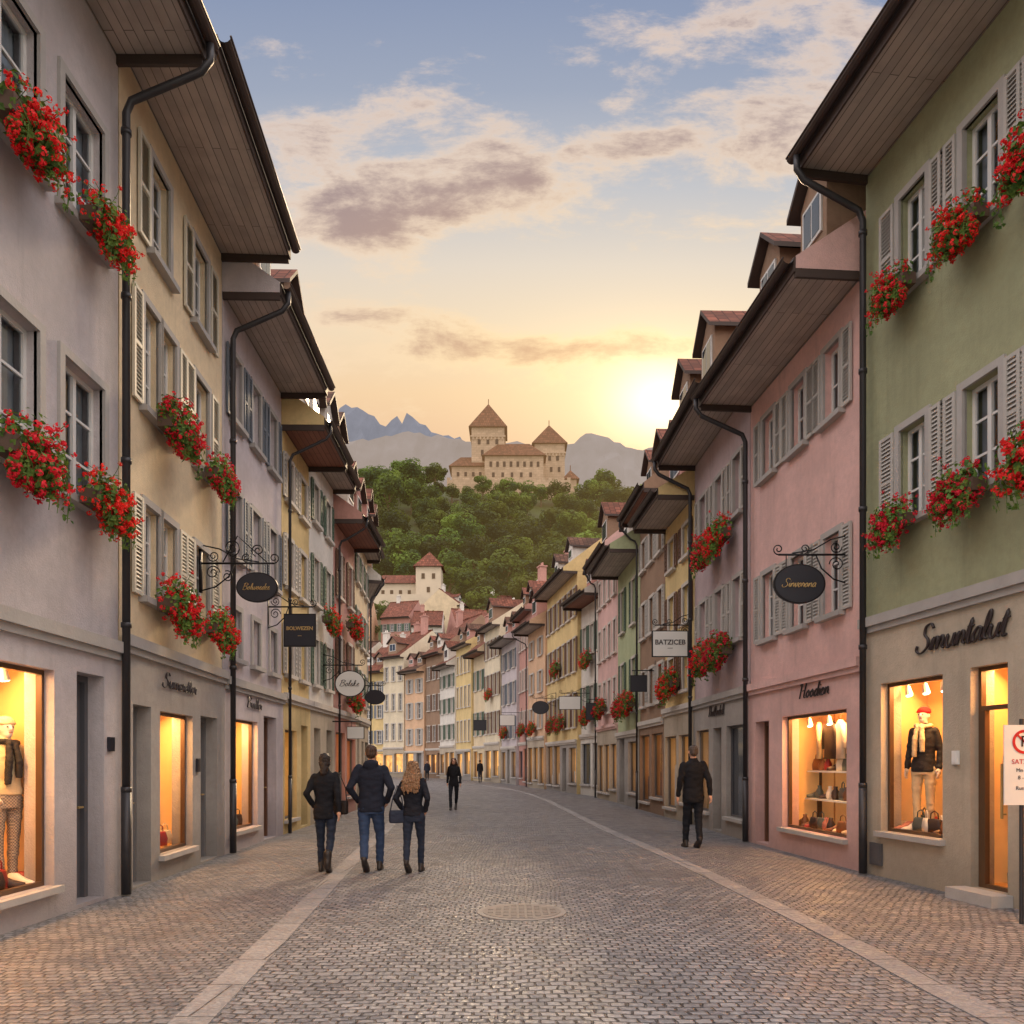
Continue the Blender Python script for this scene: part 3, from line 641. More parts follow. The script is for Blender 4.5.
for i, (p, q, H, c, s, oh, desc, pl_) in enumerate(lspec):
    Wd = (V(q)-V(p)).length
    LH.append(house('town_house', f'{NAMES[c]} house with {s} shutters, {desc}', p, q, H, c, auto_rows(Wd, 3, H, 3 if i < 1 else 2+(i % 2)), auto_ground(Wd, pl_), sh=s, sw=.2, oh=oh, rm=i % 3, step=0,
                    soff=SOFFR if i in (0, 2) else SOFF, dorm=[(Wd*.3, -.3, .9, .9), (Wd*.72, -.3, .9, .9)] if i < 5 else (), chim=[(Wd*.5, 3.5, 1.1)], pipe=.15 if i % 2 == 0 else None, st=STONEL, gm='sand' if i % 2 else None))
# ---------------------------------------------------------------- right houses (left end = far end)
g0, g1 = (4.95, 11.2), (6.02, 3.8)
R1 = house('town_house', 'sage green house with grey shutters at the right edge over a lit fashion shop', g0, g1, 9.7, 'green',
    [(7.62, 8.86, [(1.05, .52, 'b'), (2.25, .56, 'b'), (3.5, .58, 'b'), (5.1, .6, 'b')]), (4.65, 5.85, [(1.05, .52, 'b'), (2.25, .56, 'b'), (3.5, .58, 'b'), (5.1, .6, 'b')])],
    [(.42, 1.65, .62, 2.6, 'lit'), (2.12, 2.68, .13, 2.62, 'litdoor'), (3.1, 5.2, .5, 2.6, 'lit')], zg=3.5, gm='sand', near=True, sh='grey', sw=.30, oh=1.0, frame=FRAMEW,
    pipe=.16, dorm=[(1.8, -.3, 1.3, 1.4)], texts=[('Smuntalut', 1.98, 3.03, 1.5, LETTER, .16)])
p0, p1 = (4.62, 15.5), (4.95, 11.21)
def un(t): return 4.30-t
R2 = house('town_house', 'salmon pink house, second on the right, with a lit gift shop window', p0, p1, 8.4, 'pink',
    [(6.78, 7.88, [(un(.95), .5, 'b'), (un(2.15), .5, 'b'), (un(3.4), .5, 'b')]), (3.8, 5.0, [(un(.95), .5, 'b'), (un(2.15), .5, 'b'), (un(3.4), .5, 'b')])],
    [(un(2.72), un(.45), .42, 2.33, 'lit'), (un(3.95), un(3.3), .05, 2.3, 'door')], zg=3.0, near=True, sh='grey', sw=.27, oh=1.0, frame=FRAMEW, step=0,
    dorm=[(un(.75), -.4, .85, 1.0), (un(2.4), -.4, .85, 1.0)], pipe=.1, texts=[('Hoodien', un(1.45), 2.68, 1.05, LETTER, .115)], chim=[(1.0, 3, 1.2)], door_m=1)
q0, q1 = (4.5, 19.7), (4.62, 15.51)
R3 = house('town_house', 'mauve grey house, third on the right, with red geraniums on both floors', q0, q1, 8.8, 'mauve',
    [(6.6, 7.8, [(.8, .5, 'b'), (2.1, .5, 'b'), (3.4, .5, 'b')]), (4.05, 5.3, [(.8, .5, 'b'), (2.1, .5, 'b'), (3.4, .5, 'b')])],
    [(.3, 1.4, .4, 2.3, 'glow'), (1.75, 2.4, .05, 2.3, 'door'), (2.75, 3.95, .4, 2.3, 'dark')], zg=3.0, near=True, sh='grey', sw=.27, oh=.9, gm='greyst', step=0,
    dorm=[(1.0, -.5, 1.0, 1.1), (3.0, -.5, 1.0, 1.1)], chim=[(.5, 3, 1.2)], texts=[('Hutkaduk', 2.1, 2.66, 1.2, LETTER, .11)], pipe=.1)
RHs = [R1, R2, R3]
rp = [(4.5, 19.7), (4.35, 22.7), (4.2, 26.2), (4.0, 30.2), (3.7, 34.4), (3.0, 38), (1.86, 45), (.98, 49), (.2, 53.5), (-.87, 58), (-2.1, 62), (-3.46, 66), (-5, 70), (-6.66, 74),
      (-8.6, 77.5), (-10.8, 80), (-13.2, 82), (-15.8, 83.5), (-18.6, 84.5), (-21.5, 85)]
rc = ['yellow', 'brown', 'paleg', 'pink', 'white', 'yellow', 'peach', 'rose', 'lilac', 'cream', 'beige', 'yellow', 'white', 'brown', 'peach', 'cream', 'yellow', 'white', 'beige']
rs = ['brown', 'grey', 'green', 'grey', 'green', 'brown', 'grey', 'green', 'blue', 'brown', 'green', 'grey', 'green', 'brown', 'grey', 'green', 'blue', 'brown', 'grey']
rH = [8.1, 9.3, 8.5, 9.7, 8.8, 10.6, 9.3, 10.9, 9.8, 11.5, 10.1, 11.3, 10.0, 11.6, 10.3, 12.0, 10.7, 12.0, 10.8]
rO = [.9, .6, 1.0, .5, .9, .7, .9, .5, .9, .6, .9, .5, .8, .5, .9, .5, .8, .6, .8]
ORD = ['fourth', 'fifth', 'sixth', 'seventh', 'eighth', 'ninth', 'tenth', 'eleventh', 'twelfth', 'thirteenth', 'fourteenth', 'fifteenth', 'sixteenth', 'seventeenth', 'eighteenth', 'nineteenth', 'twentieth', 'twenty-first', 'twenty-second']
for i in range(len(rc)):
    far, nr = V(rp[i+1]), V(rp[i]); d = (nr-far).normalized(); nr2 = nr-d*.02
    sb = V((-d.y, d.x))*(.0, .3, .12)[i % 3]   # some houses stand slightly back
    if i > 2: far = far+sb; nr2 = nr2+sb
    Wd = (nr2-far).length; H = rH[i]
    RHs.append(house('town_house', f'{NAMES[rc[i]]} house with {rs[i]} shutters, {ORD[i]} along the right side of the street', far, nr2, H, rc[i],
        auto_rows(Wd, 3-.2*(i % 3), H, 3 if i % 3 == 0 or (i > 4 and i % 5) else 2+(i % 2), .6, 'b' if i % 4 != 3 else None, (1.35, 1.15, 1.65, 1.0)[i % 4], (.56, .5, .6)[i % 3]),
        auto_ground(Wd, .65 if i < 8 else .5), zg=3-.2*(i % 3), sh=rs[i], sw=.25, oh=rO[i], step=0, rise=[3.0, 3.8, 2.5][i % 3] if i > 6 else [3.0, 3.6][i % 2], rm=(i*2) % 3, st=STONEL, dorm=[(Wd*.28, .1, .9, .8), (Wd*.74, .1, .9, .8)] if i % 3 else [(Wd*.5, -.1, 1.3, 1.1)],
        chim=[(Wd*.2, 3.2, 1.3)] if i % 3 else [(Wd*.75, 3.6, 1.7), (Wd*.2, 4.2, 1.)], pipe=.12 if i in (1, 3, 6) else None, gm=['sand', None, 'greyst'][i % 3], soff=SOFFR if i % 3 == 1 else SOFF))
# ---------------------------------------------------------------- flower boxes
for r_, nm, xs in ((7.2, 'upper', (4.62, 5.98)), (4.27, 'lower', (4.62, 5.98))):
    for k, x in enumerate(xs):
        flower_box(L1, x, r_+.04, f'red geraniums under the {nm} {["nearer", "farther"][k]} window of the grey lilac house', 1.02 if k == 0 else .94, v=k)
for z, nm in ((5.93, 'middle'), (3.58, 'lowest')):
    flower_box(L2, 1.2, z, f'red geraniums under the paired {nm} windows of the beige house', 1.06)
    flower_box(L2, 3.0, z, f'red geraniums under the single {nm} window of the beige house', .96)
for z, nm in ((7.55, 'upper'), (4.58, 'lower')):
    for k, x in enumerate((.98, 2.2, 3.36)):
        flower_box(R1, x, z, f'red geraniums on the {nm} {["farthest", "middle", "nearest"][k]} sill of the sage green house', (.88, .92, 1.1)[k])
for k, (x, z) in enumerate(((3.0, 6.25), (1.9, 6.25), (3.0, 3.85), (1.9, 3.85))):
    flower_box(R3, x, z, f'red geraniums on the {["upper near", "upper far", "lower near", "lower far"][k]} sill of the mauve grey house', 1.15)
for k, (hi, x, z) in enumerate(((3, 1.5, 3.6), (5, 2., 3.5), (5, 3.3, 3.5), (6, 2.0, 3.7), (7, 1.8, 3.6), (8, 2.5, 3.5), (8, 4.5, 3.5), (9, 2, 3.5), (11, 2, 3.6), (7, 1.8, 6.2), (8, 3.5, 6.4), (10, 2.2, 3.6), (12, 2.0, 6.6))):
    flower_box(RHs[hi], x, z, f'small red flower box on the {NAMES[rc[hi-3]]} house, {ORD[hi-3]} on the right{", its far end" if k in (1, 5) else (", its near end" if k in (2, 6) else (", higher floor" if z > 6 else ""))}', 1.2)
flower_box(LH[4], 1.2, 5.2, 'flower box on the white house, fifth on the left', 1.0); flower_box(LH[5], 1.6, 5.6, 'upper flower box on the rose red house, sixth on the left', 1.1)
flower_box(LH[5], 1.6, 3.4, 'lower flower box on the rose red house, sixth on the left', 1.1)
# ---------------------------------------------------------------- shop lights and displays
area(at(L1, 4.1, .42, 2.5), 2.4, .35, 135, L1['ang']); area(at(L2, 1.77, .4, 2.25), 1.1, .3, 58, L2['ang']); area(at(L3, 1.1, .4, 2.34), 1.1, .3, 58, L3['ang'])
area(at(R1, 1.02, .42, 2.66), 1.1, .35, 84, R1['ang']); area(at(R1, 2.4, .42, 2.66), .5, .35, 42, R1['ang']); area(at(R1, 4.15, .42, 2.66), 1.8, .35, 100, R1['ang'])
area(at(R2, un(1.58), .4, 2.4), 1.9, .35, 108, R2['ang'])
def spots(root, xs, z, desc):
    for k, x in enumerate(xs):
        t = thing('spotlight', f'small ceiling spotlight inside {desc}', 'spotlight', at(root, x, .3, z), root['ang'], 'spotlights in '+desc)
        m = MB(); m.tube([(0, 0, .12), (0, 0, .05)], .012); m.tube([(0, 0, .06), (.03, -.0, -.06)], [.03, .05], 12); m.build('housing', WHITEP, t)
        m = MB(); m.tube([(.031, 0, -.062), (.033, 0, -.068)], .042, 12); m.build('bulb', LAMPW, t)
spots(L1, (4.6, 5.1), 2.40, 'the lit shop window at the left edge'); spots(R1, (.5, .85, 1.2), 2.5, 'the lit window of the sage green house'); spots(R2, (un(2.4), un(1.7), un(1.0)), 2.22, 'the lit window of the pink house')
def sub_remesh(mb, name, mats, vox, parent, nzamp=.0, nzs=8, sm=2):
    me = mb.mesh('tmp', [], recalc=True); o = bpy.data.objects.new('tmp', me)
    r = o.modifiers.new('r', 'REMESH'); r.mode = 'VOXEL'; r.voxel_size = vox
    s = o.modifiers.new('s', 'SMOOTH'); s.factor = .5; s.iterations = sm
    me2 = evalmesh(o); me2.materials.clear(); me2.name = name
    for m in (mats if isinstance(mats, (list, tuple)) else [mats]): me2.materials.append(m)
    if nzamp:
        for v in me2.vertices: v.co += v.normal*nzamp*noise.noise(V((v.co.x*nzs, v.co.y*nzs, v.co.z*nzs*1.8)))
    me2.polygons.foreach_set('use_smooth', [True]*len(me2.polygons)); me2.update()
    return inst(name, me2, parent)
GC = [mat('goods_red', S(150, 40, 36), .5), mat('goods_tan', S(140, 88, 48), .5), mat('goods_white', S(226, 216, 200), .5), mat('goods_dark', S(60, 44, 38), .5), mat('goods_pink', S(180, 112, 96), .5), mat('goods_teal', S(84, 92, 88), .5), mat('goods_brown', S(96, 62, 40), .5), mat('goods_cream', S(214, 190, 150), .5)]
def shoe_mesh(m_):
    m = MB(); m.loft([[(x*sx, y, z) for x, z in ((-.04, 0), (.04, 0), (.04, h*.6), (.02, h), (-.02, h), (-.04, h*.6))] for y, sx, h in ((-.13, .6, .05), (-.1, .9, .06), (-.03, 1., .08), (.05, .85, .13), (.12, .8, .13), (.14, .6, .12))]); return m.mesh('shoe', [m_], True)
def bag_mesh(m_):
    m = MB(); m.sect([(0, .11, .045, 0), (.1, .12, .05, 0), (.18, .095, .038, 0), (.2, .085, .03, 0)], 14, p=4)
    m.tube([(-.06, 0, .19), (-.05, 0, .27), (0, 0, .3), (.05, 0, .27), (.06, 0, .19)], .008, 6); return m.mesh('handbag', [m_], True)
def vase_mesh(m_):
    m = MB(); m.tube([(0, 0, 0), (0, 0, .05), (0, 0, .12), (0, 0, .18), (0, 0, .22)], [.05, .07, .065, .03, .035], 12); return m.mesh('vase', [m_], True)
def garment_mesh(m_):
    m = MB(); m.sect([(-.62, .19, .05, 0), (-.4, .17, .05, 0), (-.2, .17, .05, 0), (-.05, .19, .05, 0), (-.01, .12, .04, 0), (.02, .05, .03, 0)], 16, p=3)
    for s in (-1, 1): m.tube([(s*.16, 0, -.05), (s*.23, 0, -.25), (s*.25, 0, -.45)], [.05, .042, .035], 8)
    m.tube([(0, 0, .02), (0, 0, .08), (.02, 0, .1)], .006, 5); return m.mesh('garment', [m_], True)
GM = {k: [f(x) for x in GC] for k, f in (('shoe', shoe_mesh), ('handbag', bag_mesh), ('vase', vase_mesh), ('garment', garment_mesh))}
def goods(root, xs, y, z, kinds, desc):
    for i, x in enumerate(xs):
        k = R.choice(kinds); o = inst(k, R.choice(GM[k]), None, at(root, x, y+R.uniform(-.03, .03), z), (0, 0, root['ang']+R.uniform(-.5, .5)))
        tag(o, f'{k} on display in {desc}', k, f'{k}s on display in {desc}')
def shelf(root, x0, x1, y, z, desc, z0=.5):
    t = thing('display_shelf', f'display shelf in {desc}', 'shelf', at(root, x0, y, z), root['ang'])
    m = MB(); m.box(0, x1-x0, -.13, .13, -.03, -.002); m.build('board', WHITEP, t)
    m = MB(); m.box(.02, .05, .08, .12, -z+z0, -.031); m.box(x1-x0-.05, x1-x0-.02, .08, .12, -z+z0, -.031); m.build('bracket', FRAMEW, t)
def fr(a, b, n): return [a+(b-a)*(i+.5)/n for i in range(n)]
ds = 'the shop window of the pink house'
X0, X1 = un(2.9), un(.5)
shelf(R2, X0, X1, .62, 1.40, 'the upper part of '+ds); shelf(R2, X0, X1, .58, .92, 'the lower part of '+ds)
goods(R2, fr(X0, X1, 11), .62, 1.402, ['handbag', 'vase', 'shoe'], ds); goods(R2, fr(X0, X1, 12), .58, .922, ['handbag', 'shoe', 'vase'], ds); goods(R2, fr(X0, X1, 15), .32, .425, ['shoe', 'handbag', 'vase'], ds)
goods(R2, fr(X0+.1, X1, 6), .6, 2.22, ['garment'], ds)
dg = 'the lit window of the sage green house'
goods(R1, fr(.3, 1.6, 9), .25, .625, ['shoe', 'handbag'], dg); goods(R1, fr(.3, 1.6, 7), .6, .625, ['handbag', 'vase'], dg); goods(R1, (1.3, 1.62), .62, 2.1, ['garment'], dg)
goods(R1, fr(1.95, 2.75, 4), .6, .14, ['vase', 'handbag'], 'the lit doorway of the sage green house'); goods(R1, fr(1.95, 2.6, 2), .62, 1.7, ['garment'], 'the lit doorway of the sage green house')
dl = 'the shop window at the left edge'
goods(L1, fr(4.3, 5.5, 8), .25, .325, ['shoe', 'handbag'], dl); goods(L1, (4.75,), .62, 1.9, ['garment'], dl)
for H_, a, b, nm in ((L2, 1.05, 2.4, 'beige'), (L3, .4, 1.95, 'lilac grey')):
    dn = f'the shop window of the {nm} house'
    goods(H_, fr(a, b, 5), .3, .36, ['handbag', 'vase'], dn); shelf(H_, a, b, .6, 1.15, dn, .36); goods(H_, fr(a, b, 6), .6, 1.152, ['handbag', 'vase'], dn); goods(H_, fr(a, b, 3), .6, 2.1, ['garment'], dn)
# ---------------------------------------------------------------- hanging signs
def spiral(cx, cz, r, turns, a0, s=1, y=0, n=22):
    return [(cx+s*r*(1-i/n*.8)*math.cos(a0+turns*2*math.pi*i/n), y, cz+r*(1-i/n*.8)*math.sin(a0+turns*2*math.pi*i/n)) for i in range(n+1)]
def hang_sign(label, wx, wy, cx, cz, shape, hw, hh, text, tsize, board=None, let=None, ornate=1):
    board = board or BLACKP; let = let or GOLD; s = 1 if cx > wx else -1
    t = thing('hanging_sign', label, 'shop sign', (wx, wy, 0))
    dx = cx-wx; top = cz+hh+.14; ln = dx+s*hw*.8
    m = MB(); m.tube([(0, 0, top), (ln, 0, top)], .016, 8); m.box(-.02 if s > 0 else -.01, .01 if s > 0 else .02, -.04, .04, top-.45, top+.3)
    if ornate:
        m.tube([(0, 0, top-.42), (ln*.2, 0, top-.36), (ln*.38, 0, top-.2), (ln*.46, 0, top)], .011, 6)
        m.tube([(0, 0, top+.28), (ln*.25, 0, top+.22), (ln*.5, 0, top+.07), (ln*.8, 0, top+.02)], .011, 6)
        m.tube(spiral(ln*.16, top-.14, .11, 1.6, 0, s), .009, 6); m.tube(spiral(ln*.17, top+.11, .09, 1.6, 3.1, s), .009, 6)
        m.tube(spiral(ln, top+.08, .08, 1.4, -1.57, s), .009, 6); m.tube(spiral(ln*.62, top+.09, .07, 1.5, -1.57, -s), .008, 6)
        if ornate > 1:
            m.tube(spiral(ln*.42, top+.24, .13, 1.7, -1.2, s), .01, 6); m.tube(spiral(ln*.78, top+.2, .1, 1.7, -1.2, -s), .01, 6); m.tube(spiral(ln*.36, top-.2, .09, 1.6, 1.2, -s), .009, 6)
            m.tube([(ln*.3, 0, top+.02), (ln*.5, 0, top+.42), (ln*.62, 0, top+.3), (ln*.9, 0, top+.02)], .01, 6)
    m.build('bracket', IRON, t, smooth=True)
    m = MB()
    for k in (-.5, .5): m.tube([(dx+k*hw, 0, top), (dx+k*hw, 0, cz+hh*(.85 if shape == 'oval' else 1.))], .007, 6)
    m.build('hanger', IRON, t)
    m = MB(); n = 40
    if shape == 'oval':
        for (k, y0, y1, mi) in ((1., -.02, .02, 0), (.93, -.026, .026, 1)):
            m.loft([[(dx+hw*k*math.cos(2*math.pi*i/n), y, cz+hh*k*math.sin(2*math.pi*i/n)) for i in range(n)] for y in (y0, y1)], mi)
    else:
        m.box(dx-hw, dx+hw, -.02, .02, cz-hh, cz+hh, 0); m.box(dx-hw*.93, dx+hw*.93, -.026, .026, cz-hh*.93, cz+hh*.93, 1)
    m.build('board', [IRON, board], t)
    if text and text[1].islower(): inst('lettering', script_mesh(text, hw*1.3, let, tsize, .085), t, (dx, -.032, cz))
    elif text:
        for i, ln_ in enumerate(text.split('|')):
            inst('lettering', text_mesh(ln_, tsize*(1 if i == 0 else .6), let, 0, .004, .003), t, (dx, -.03, cz+(.1*hh if '|' in text else 0)-i*hh*.45))
hang_sign('black oval hanging sign on an iron bracket by the pink house on the right', 4.91, 11.7, 4.2, 4.15, 'oval', .38, .29, 'Sinvorona', .062)
hang_sign('black oval hanging sign on a scrolled bracket beside the beige house on the left', -4.76, 12.25, -3.9, 4.22, 'oval', .32, .23, 'Bolwosdes', .05, ornate=2)
hang_sign('square black hanging sign with gold letters on the left side', -4.88, 16.0, -4.24, 4.18, 'rect', .32, .33, 'BOLWEZEN|·····', .1)
hang_sign('round white hanging sign on the left side of the street', -4.96, 21, -4.25, 3.6, 'oval', .4, .35, 'Bolske', .08, WHITEP, LETTER)
hang_sign('small white rectangular hanging sign low on the left side', -4.97, 22, -4.3, 2.35, 'rect', .24, .17, '', .2, WHITEP, LETTER, 0)
hang_sign('small dark oval hanging sign far along the left side', -5.03, 26, -4.45, 3.65, 'oval', .33, .24, '', .14)
hang_sign('white rectangular hanging sign reading BATZICEB on the right side', 4.48, 20, 3.95, 4.5, 'rect', .46, .33, 'BATZICEB|·····', .17, WHITEP, LETTER, 1)
hang_sign('white hanging sign over the shops far along the right side', 3.5, 36, 2.6, 4.2, 'rect', .5, .3, '', .3, WHITEP, LETTER, 1)
hang_sign('dark oval hanging sign far along the right side past the white one', 2.3, 42, 1.5, 4.4, 'oval', .45, .35, '', .3)
hang_sign('dark square hanging sign on the yellow house on the right', 4.3, 24, 3.8, 3.9, 'rect', .25, .25, '', .2, ornate=0)
hang_sign('small dark hanging sign beside the seventh house on the right', 3.85, 32.5, 3.3, 3.6, 'rect', .3, .35, '', .2, ornate=0)
hang_sign('small white hanging sign near the bend on the right', .6, 51, -.3, 4.2, 'rect', .5, .35, '', .2, WHITEP, ornate=0)
hang_sign('dark hanging sign at the bend on the right, farthest of them', -1.3, 60, -2.4, 4.3, 'rect', .5, .4, '', .2, ornate=0)
def parking_sign():
    t = thing('parking_sign', 'white no parking sign with a red ring at the right edge of the frame', 'sign', (4.86, 7.6, 0))
    m = MB(); m.tube([(0, .03, 0), (0, .03, 1.96)], .02, 10); m.build('post', PIPE, t)
    m = MB(); m.box(-.19, .19, -.01, .004, 1.14, 1.90); m.build('panel', WHITEP, t)
    red = mat('sign_red', S(190, 30, 34), .4, .05); n = 32
    m = MB(); r1, r2, zc = .115, .088, 1.74
    for i in range(n):
        a, b = 2*math.pi*i/n, 2*math.pi*(i+1)/n
        m.face([(r*math.cos(q), -.014, zc+r*math.sin(q)) for r, q in ((r1, a), (r1, b), (r2, b), (r2, a))])
    m.face([(-.072, -.015, zc+.058), (-.058, -.015, zc+.072), (.072, -.015, zc-.058), (.058, -.015, zc-.072)])
    m.build('ring', red, t)
    inst('lettering', text_mesh('P', .15, LETTER, 0, .002), t, (0, -.013, zc))
    for z, s, q in ((1.55, 'SATZ TE', .05), (1.47, 'Mn - Fr', .04), (1.40, '8 - 18', .04), (1.30, 'Rune St', .04)): inst('lettering', text_mesh(s, q*1.3, LETTER if z < 1.5 else red, 0, .001), t, (0, -.013, z))
parking_sign()
def wallbit(root, name, label, cat, x, z, w, h, m_, y=-.06):
    m = MB(); m.box(-w/2, w/2, -.03, 0, -h/2, h/2); m.box(-w/2+.02, w/2-.02, -.036, -.031, -h/2+.02, h/2-.02); o = m.build(name, m_, None, at(root, x, y, z), (0, 0, root['ang'])); tag(o, label, cat)
wallbit(R1, 'vent_cover', 'grey vent cover low on the wall left of the green house window', 'vent', .34, .3, .26, .3, FRAMED, -.045)
wallbit(R1, 'notice_plate', 'small white notice plate beside the lit shop door', 'sign', 1.9, 1.6, .1, .16, WHITEP, -.045)
wallbit(L1, 'number_plate', 'small dark plate beside the door of the grey lilac house', 'sign', 6.46, 1.75, .12, .16, BLACKP, -.045)
wallbit(L2, 'notice_plate', 'small dark plate beside the shop door of the beige house', 'sign', 2.58, 1.5, .12, .2, BLACKP, -.045)
# ---------------------------------------------------------------- people
def cloth(name, col, rough=.85, ws=12, wst=.35):
    m = bpy.data.materials.new(name); nt, N, L = nodes(m); b = N['Principled BSDF']; co = objco(nt)
    c = mix(nt, nz(nt, co, 5, 4, .6), tuple(x*.75 for x in col), tuple(x*1.25 for x in col)); L.new(c, b.inputs['Base Color']); b.inputs['Roughness'].default_value = rough
    mp = N.new('ShaderNodeMapping'); mp.inputs['Scale'].default_value = (1, 1, 1.6); L.new(co, mp.inputs[0])
    b.inputs['Specular IOR Level'].default_value = .15
    bump(nt, b, nz(nt, mp.outputs[0], ws, 4, .6, .8), wst, .03); return m
def hairm(name, col):
    m = bpy.data.materials.new(name); nt, N, L = nodes(m); b = N['Principled BSDF']; co = objco(nt)
    mp = N.new('ShaderNodeMapping'); mp.inputs['Scale'].default_value = (60, 60, 5); L.new(co, mp.inputs[0]); n = nz(nt, mp.outputs[0], 1.5, 4, .6, .5)
    L.new(mix(nt, mrange(nt, n, .35, .65), tuple(x*.3 for x in col), tuple(x*1.3 for x in col)), b.inputs['Base Color']); b.inputs['Roughness'].default_value = .5; bump(nt, b, n, .9, .015); return m
SKIN = mat('skin', S(206, 158, 132), .55, .08, 8)
MANN = mat('mannequin_white', S(226, 216, 204), .4, .03)
EYE = mat('eye_dark', S(40, 32, 30), .3, .1); LIP = mat('lips', S(170, 96, 88), .5, .1); SHOE = mat('shoe_leather', S(42, 36, 34), .45, .15); SOLE = mat('shoe_pale', S(150, 140, 130), .6, .1)
def hand(m, w, d, side, curl=.5):
    w = V(w); d = V(d).normalized(); f = V((0, 1, 0)); f = (f-d*f.dot(d)).normalized()
    pc = w+d*.05
    m.cap(w, .024, w+d*.045, .032); m.cap(pc-f*.022, .02, pc+f*.022, .02); m.cap(pc-f*.022+d*.03, .018, pc+f*.022+d*.03, .018)
    inn = V((-side, 0, 0))
    for i, ln in enumerate((.062, .075, .07, .054)):
        b0 = pc+d*.035+f*(.033-.022*i); b1 = b0+(d+inn*.25*curl).normalized()*ln*.55; b2 = b1+(d+inn*1.0*curl).normalized()*ln*.45
        m.cap(b0, .0105, b1, .0095); m.cap(b1, .0095, b2, .0085)
    t0 = w+d*.02+f*.022; t1 = t0+(d*.6+f*.9+inn*.3).normalized()*.045; m.cap(t0, .014, t1, .011); m.cap(t1, .011, t1+(d+inn*.3).normalized()*.03, .0095)
def person(label, x, y, h, yaw, jc, pc, hc, hairstyle, fem=False, stride=.5, lead=1, arms=('pocket', 'pocket'), jl=.84, hood=False, skin=None, name='person', cat='person', shoes=None, z=0, hat=None, vox=.012, boots=None, sway=0., scarf=None):
    t = thing(name, label, cat, (x, y, z), yaw); sc = h/1.75; t.scale = (sc, sc, sc); skin = skin or SKIN; shoes = shoes or SHOE
    k = .88 if fem else 1.; hipw = .088
    legs = {}
    for s in (-1, 1):
        f = stride*(1 if s == lead else -1)
        rear = f < 0 and stride > .15
        hip = V((s*hipw+sway*.3, 0, .90)); ank = V((s*.082-.02*(1 if rear else 0)*s, .27*f, .085+(.13*stride if rear else 0)))
        knee = V((s*.088+.01*f, .14*f+(.10*stride if rear else .05*stride), .495+(.0 if rear else .01)))
        legs[s] = (hip, knee, ank, f)
    A = {}
    for s in (-1, 1):
        md = arms[0] if s < 0 else arms[1]
        sh = V((s*.185*k, -.005, 1.415+s*sway*.25))
        if md == 'pocket': el = V((s*.285*k, -.085, 1.16)); wr = V((s*.20*k, .07, .965))
        elif md == 'swing': el = V((s*.235*k, -.13, 1.16)); wr = V((s*.25*k, -.13, .91))
        elif md == 'fwd': el = V((s*.235*k, .03, 1.14)); wr = V((s*.215*k, .2, .97))
        else: el = V((s*.245*k, -.03, 1.14)); wr = V((s*.255*k, .03, .89))
        A[s] = (sh, el, wr, md)
    m = MB()
    m.ell((0, .008, 1.645), .072, .088, .098); m.ell((0, .03, 1.585), .052, .062, .062); m.cap((0, .112, 1.625), .012, (0, .093, 1.655), .009)
    for s in (-1, 1): m.ell((s*.074, -.002, 1.63), .012, .022, .032, 8, 5)
    m.cap((0, -.012, 1.43), .058, (0, .0, 1.57), .05)
    m.sect([(.84, .13*k, .08, 0), (.95, .135*k, .085, 0), (1.08, .115*k, .075, 0), (1.25, .14*k, .085, 0), (1.38, .15*k, .08, 0), (1.45, .09*k, .065, 0)])
    for s in (-1, 1):
        hip, kn, an, f = legs[s]; m.cap(hip, .06, kn, .034); m.cap(kn, .034, an, .024); m.cap(an, .024, an+V((0, .1, -.05)), .02)
        sh, el, wr, md = A[s]; m.cap(sh, .04, el, .032); m.cap(el, .032, wr, .026); hand(m, wr, (wr-el)*1.0 if md != 'fwd' else V((0, .3, -.6)), s)
    sub_remesh(m, 'body', skin, vox*.85, t, sm=1)
    for s in (-1, 1):
        m = MB(); m.ell((s*.028, .088, 1.65), .011, .008, .007, 10, 6); m.build('eye', EYE, t)
    m = MB(); m.ell((0, .0915, 1.592), .022, .006, .006, 10, 6); m.build('mouth', LIP, t)
    m = MB(); m.sect([(.80, .165*k+.012, .108, 0), (.9, .17*k+.012, .12, -.005), (1.0, .155*k, .105, 0), (1.06, .145*k, .095, 0)])
    for s in (-1, 1):
        hip, kn, an, f = legs[s]; sl = .9 if fem else 1.
        m.cap(hip+V((0, -.005, -.02)), .097*(.95 if fem else 1), kn, .066*sl); m.cap(kn, .066*sl, an+V((0, 0, .03)), .054*sl)
    sub_remesh(m, 'trousers', pc, vox, t, .010, 10)
    for s in (-1, 1):
        hip, kn, an, f = legs[s]; m = MB(); dz = an.z-.085; p_ = dz*1.4
        m.sect([(0.002, .044, .125-p_*.4, an.y+.045+p_, an.x), (.03+dz*.3, .046, .13-p_*.3, an.y+.045+p_*.7, an.x), (.055+dz*.6, .042, .11, an.y+.03+p_*.3, an.x), (.09+dz, .040, .055, an.y-.01, an.x), (.14+dz, .042, .05, an.y-.005, an.x)])
        if boots: m.cap((an.x, an.y, .1), .05, (an.x, an.y+.01, .3), .062)
        sub_remesh(m, 'shoe', shoes, .011, t, sm=1)
    m = MB(); w = (.182 if not fem else .165)
    secs = [(jl-.012, w*.98, .122, 0), (jl, w*1.0, .128, 0), (.95, w*.98, .126, 0), (1.08, w*(.93 if not fem else .84), .115, 0), (1.22, w*1.0, .124, -.004), (1.34, w*1.06, .125, -.008), (1.42, w*.94, .108, -.01), (1.47, w*.6, .085, -.01), (1.50, .078, .075, -.01)]
    m.sect([q for i, q in enumerate(secs) if i < 2 or q[0] > jl+.02])
    m.tube([(0, -.01, 1.47), (0, -.012, 1.535)], [.078, .07], 18)
